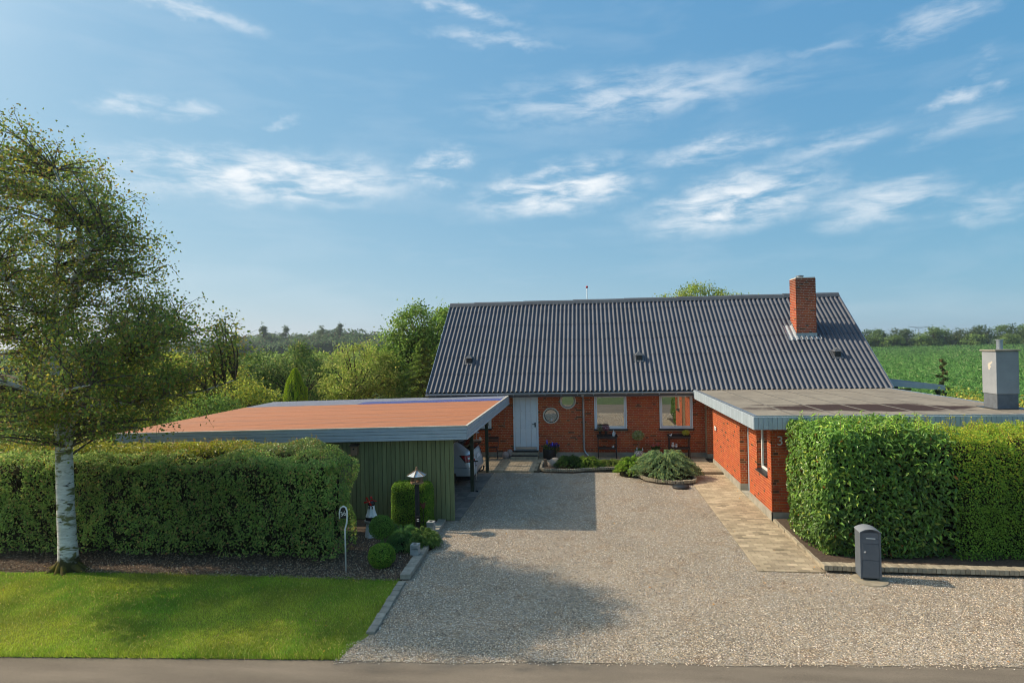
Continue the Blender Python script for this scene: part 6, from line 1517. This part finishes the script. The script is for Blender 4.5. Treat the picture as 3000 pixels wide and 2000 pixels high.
# forest hill, left
def forest(name, label, prof, y0, depth, n, L, pal, zb=0):
    b = M(); xs = np.array([p[0] for p in prof], float); hs = np.array([p[1] for p in prof], float)
    nc = n // 60; cx = rng.uniform(xs[0], xs[-1], nc); v = rng.random(nc); top = np.interp(cx, xs, hs) * (.55 + .45*v); cyy = y0 + v*depth
    rad = rng.uniform(2.2, 4.6, nc) * L / .9; idx = rng.integers(0, nc, n); d = unit(rng.normal(0, 1, (n, 3))); d[:, 2] = np.abs(d[:, 2])
    P = np.stack([cx[idx], cyy[idx], np.maximum(top[idx] - rad[idx], 0)], 1) + d * rad[idx][:, None] * np.array([1, 1, 1.0]) * rng.uniform(.75, 1.05, (n, 1))
    leaf_mesh(b, P, d + np.array([0, -.2, .3]), L, .7, pal, jit=.6); b.C[0] = b.C[0] * np.repeat(rng.uniform(.7, 1.3, nc)[idx][:, None], 4, 0)
    m = M(); V = []; 
    for x, h in zip(xs, hs): V += [(x, y0+1.5, -.1), (x, y0+1.5, h*.42), (x, y0+depth, h*.78), (x, y0+depth+8, -.1)]
    m.add(V, [(i*4+j, (i+1)*4+j, (i+1)*4+j+1, i*4+j+1) for i in range(len(xs)-1) for j in range(3)])
    struct(name + '_slope', m, mat(name + ' floor', (.03, .042, .02), 1, spec=0), label='wooded rise under the distant forest')
    o = struct(name, b, m_leaf, kind='stuff', label=label); return o
forest('distant_forest', 'distant mixed forest on the rise behind the left trees', [(-330, 10), (-250, 11), (-214, 11.5), (-196, 12.5), (-185, 14.5), (-172, 14), (-160, 13.5), (-150, 15), (-138, 16), (-126, 15.5), (-112, 13), (-90, 11), (-40, 8), (30, 6), (80, 4.5)], 296, 34, 42000, 1.15,
       [(3, (.035, .06, .032)), (2, (.05, .085, .038)), (1, (.075, .10, .045)), (.3, (.07, .035, .035))])
for (x, h, lb) in [(-177, 19.5, 'tallest pointed tree standing out of the distant forest'), (-164, 17.5, 'slim pointed tree right of the tallest one in the forest'), (-133, 18.5, 'pointed tree near the right end of the forest'), (-193, 15.5, 'pointed tree near the left end of the forest'), (-143, 16.8, 'small pointed tree mid forest')]:
    tree('forest_spire', lb, 'tree', (x, 318, 0), [((x, 318, h*.55), (1.7, 1.7, h*.38)), ((x, 318, h*.83), (1.0, 1.0, h*.16))], [(3, (.04, .06, .035)), (1, (.06, .08, .04))], 900, .9, 'pointed trees standing out of the forest', clump=.6, trunk_r=.3)
forest('hedgerow', 'pale hedgerow and scrub between garden and forest', [(-190, 3.0), (-150, 4.4), (-120, 3.6), (-80, 4.2), (-40, 3.6), (-14, 4.0)], 120, 10, 15000, .75, [(3, (.12, .17, .04)), (2, (.09, .13, .035)), (1, (.055, .085, .025))])
struct('pale_field', poly([(-260, 150), (0, 150), (0, 290), (-330, 290)], -.02), mat('pale far crop', (.16, .24, .10), .95), label='pale far field between hedgerow and forest')

# crop field
n = 150000; u_ = rng.random(n); Yc = 1 / (1/30.0 * (1-u_) + 1/252.0 * u_); rat = rng.uniform(.10, .98, n); Xc = Yc * rat
ok = (Xc > 13.2) & ~((Xc < 15) & (Yc < 31)); Xc, Yc = Xc[ok], Yc[ok]; n = len(Xc)
Zc = rng.uniform(.45, 1.0, n) * .95; P = np.stack([Xc, Yc, Zc], 1); b = M()
leaf_mesh(b, P, np.stack([rng.normal(0, .6, n), rng.normal(-.4, .5, n), np.full(n, .8)], 1), .42 + .0016*Yc, .17, [(3, (.055, .125, .040)), (3, (.08, .165, .055)), (2, (.035, .08, .028)), (.8, (.15, .24, .10))], jit=.5, up=1.2)
k_ = np.clip((Yc - 60) / 190, 0, 1)[:, None]; b.C[0] = b.C[0] * np.repeat(1 + .0*k_, 4, 0)
struct('crop_rows', b, m_leaf, kind='stuff', label='dense green maize crop reaching to the far treeline')
struct('crop_shade_sheet', M().add([(13.2, 31, .34), (30, 30, .34), (300, 60, .34), (420, 262, .34), (40, 253, .34), (13.2, 60, .34)], [(0,1,2,3,4,5)]), m_field, kind='stuff', label='flat dark sheet for the shaded lower leaves of the crop')  # flat sheet, the shade low in the crop is put into its colour

# ------------------------------------------------------------------ lawn grass, leaf litter, mulch, pebbles
n = 190000; X_ = rng.uniform(-15.5, -3.5, n); Y_ = RE(X_) - .02 + rng.random(n) * (11.45 - RE(X_)); ok = (X_ < np.interp(Y_, [7.5, 8.7, 9.1, 9.2, 11.4], [-3.68, -3.61, -3.54, -3.53, -3.66])) & (X_ > -1.15*Y_ - 1.5)
edge = 11.40 + .03*np.sin(X_*5) + np.interp(X_, [-15.5, -12, -9, -3], [-.35, -.2, -.03, 0]); ok &= Y_ < edge
X_, Y_ = X_[ok], Y_[ok]; n = len(X_); P0 = np.stack([X_, Y_, np.zeros(n)], 1)
h_ = rng.uniform(.022, .052, n) * (1 + 1.0*np.clip((RE(X_) + .35 - Y_)/.35, 0, 1)); a = rng.uniform(0, 2*math.pi, n); w3 = rng.uniform(.003, .0055, n); ln_ = rng.normal(0, .55, (n, 2)) * h_[:, None]
V = np.stack([P0 + np.stack([np.cos(a)*w3, np.sin(a)*w3, np.zeros(n)], 1), P0 - np.stack([np.cos(a)*w3, np.sin(a)*w3, np.zeros(n)], 1), P0 + np.stack([ln_[:, 0], ln_[:, 1], h_], 1)], 1).reshape(-1, 3)
k = np.arange(n)*3; nz1 = vnoise(P0, .9); nz2 = vnoise(P0 + 9, 3.3); mixv = np.clip(nz1*1.5 - .35 + (nz2-.5)*.8, 0, 1)[:, None]
cg = (1-mixv)*np.array([.050, .105, .012]) + mixv*np.array([.125, .145, .024]); cg = cg*rng.uniform(.6, 1.35, (n, 1)) * (.70 + .75*vnoise(P0 + 3, 1.9)[:, None]); dry = rng.random(n) < .04; cg[dry] = np.array([.28, .24, .10])  # patchy brightness noise puts dappled light into the blade colour
g_ = M().add(V, np.stack([k, k+1, k+2], 1), np.repeat(cg, 3, 0)); struct('grass', g_, m_gras, kind='stuff', label='short mown grass blades of the front lawn')
n = 260; X_ = rng.uniform(-13, -3.9, n); Y_ = rng.uniform(8.3, 12.1, n); Z_ = np.where(Y_ > 11.4, .02, .05); b = M()
leaf_mesh(b, np.stack([X_, Y_, Z_], 1), np.tile([0, 0, 1.0], (n, 1)), .038, .7, [(2, (.20, .15, .07)), (1, (.30, .15, .02)), (1, (.15, .11, .05))], jit=.3)
n = 60; leaf_mesh(b, np.stack([rng.uniform(-3.3, 8, n), rng.uniform(8.8, 20, n), np.full(n, .02)], 1), np.tile([0, 0, 1.0], (n, 1)), .05, .7, [(2, (.20, .11, .04)), (1, (.24, .10, .02))], jit=.3)
struct('fallen_leaves', b, m_leaf, kind='stuff', label='scattered yellow and brown fallen leaves')
n = 26000; X_ = rng.uniform(-15, -3.7, n); Y_ = 11.3 + rng.random(n)**1.4 * 3.9; ok = ~((Y_ > 12.6) & (X_ < -5.4)); X_, Y_ = X_[ok], Y_[ok]; n = len(X_); b = M()
leaf_mesh(b, np.stack([X_, Y_, .008 + .03*rng.random(n)], 1), np.tile([0, 0, 1.0], (n, 1)), .042, .45, [(3, (.17, .12, .08)), (2, (.21, .165, .12)), (3, (.10, .07, .05)), (1, (.215, .19, .15))], jit=.45)
struct('bark_mulch', b, mat('bark chips', (1.9, 1.8, 1.7), .9, attr=True, spec=.1), kind='stuff', label='bark chips and dry leaves on the bed')
n = 115000; u_ = rng.random(n); Y_ = 1/((1-u_)/8.3 + u_/21.2); X_ = rng.uniform(-3.7, 9.5, n)
ok = (Y_ > RE(X_) - .03 - .10*rng.random(n)**2) & (X_ > np.interp(Y_, [8.4, 9.1, 15, 15.3, 22], [-4.4, -3.40, -3.50, -3.32, -3.32]) + .02) & ~((X_ > 3.17 + .03*np.sin(Y_*4)) & (Y_ > 12.28)) & (np.hypot(X_-5.08, Y_-11.97) > .29) & (np.hypot(X_-2.76, Y_-19.12) > .25)
bedx = np.array([-1.75, -1.54, -1.04, -.55, .09, .47, 1.01, 1.3, 1.5, 1.6, 1.8, 2.12, 2.53, 2.9, 3.3]); bedy = np.array([21.15, 21.10, 21.08, 21.05, 21.31, 21.41, 21.53, 21.3, 20.9, 20.4, 19.85, 19.55, 19.40, 19.40, 19.55])
ok &= Y_ < np.interp(X_, bedx, bedy, left=21.14, right=19.5) - .02
X_, Y_ = X_[ok], Y_[ok]; n = len(X_); r_ = rng.uniform(.006, .0125, n); ax = rng.uniform(.7, 1.5, (n, 1)); az_ = rng.uniform(.45, .9, (n, 1)); rot_ = rng.uniform(0, math.pi, n)
O = np.array([(1,0,0),(0,1,0),(-1,0,0),(0,-1,0),(0,0,1),(.0,0,-1)], float)[None] * np.stack([r_*ax[:, 0], r_, r_*az_[:, 0]], 1)[:, None, :]; cs, sn = np.cos(rot_)[:, None], np.sin(rot_)[:, None]
V = np.stack([O[:, :, 0]*cs - O[:, :, 1]*sn + X_[:, None], O[:, :, 0]*sn + O[:, :, 1]*cs + Y_[:, None], O[:, :, 2] + (r_*.45)[:, None]], 2).reshape(-1, 3)
k = np.arange(n)*6; F = np.concatenate([np.stack(q, 1) for q in [(k, k+1, k+4), (k+1, k+2, k+4), (k+2, k+3, k+4), (k+3, k, k+4), (k+1, k, k+5), (k+2, k+1, k+5), (k+3, k+2, k+5), (k, k+3, k+5)]])
PG = np.array([(.62, .485, .33), (.70, .56, .39), (.36, .285, .20), (.86, .76, .60), (.13, .11, .09), (.56, .51, .44), (.84, .79, .69), (.60, .40, .21)]); cg = PG[rng.choice(8, n, p=[.22, .2, .15, .13, .13, .08, .06, .03])] * rng.uniform(.85, 1.15, (n, 1))
struct('gravel_stones', M().add(V, F, np.repeat(cg, 6, 0)), m_peb, kind='stuff', label='loose rounded pebbles of the gravel driveway')

# ------------------------------------------------------------------ the summer haze over the far fields
hz = M().box((-3700, -3700, -1.2), (3700, 3700, 22))
ho = struct('haze', hz, None, kind='stuff', label='thin pale summer haze over the far fields')
m_hz = bpy.data.materials.new('haze'); m_hz.use_nodes = True; hn, hk = nodes(m_hz); hn.remove(hn['Principled BSDF'])
hv = hn.new('ShaderNodeVolumePrincipled'); hv.inputs['Density'].default_value = .00028; hv.inputs['Color'].default_value = (.78, .88, .98, 1); hv.inputs['Anisotropy'].default_value = .3
hk.new(hv.outputs[0], hn['Material Output'].inputs['Volume']); ho.data.materials.append(m_hz)
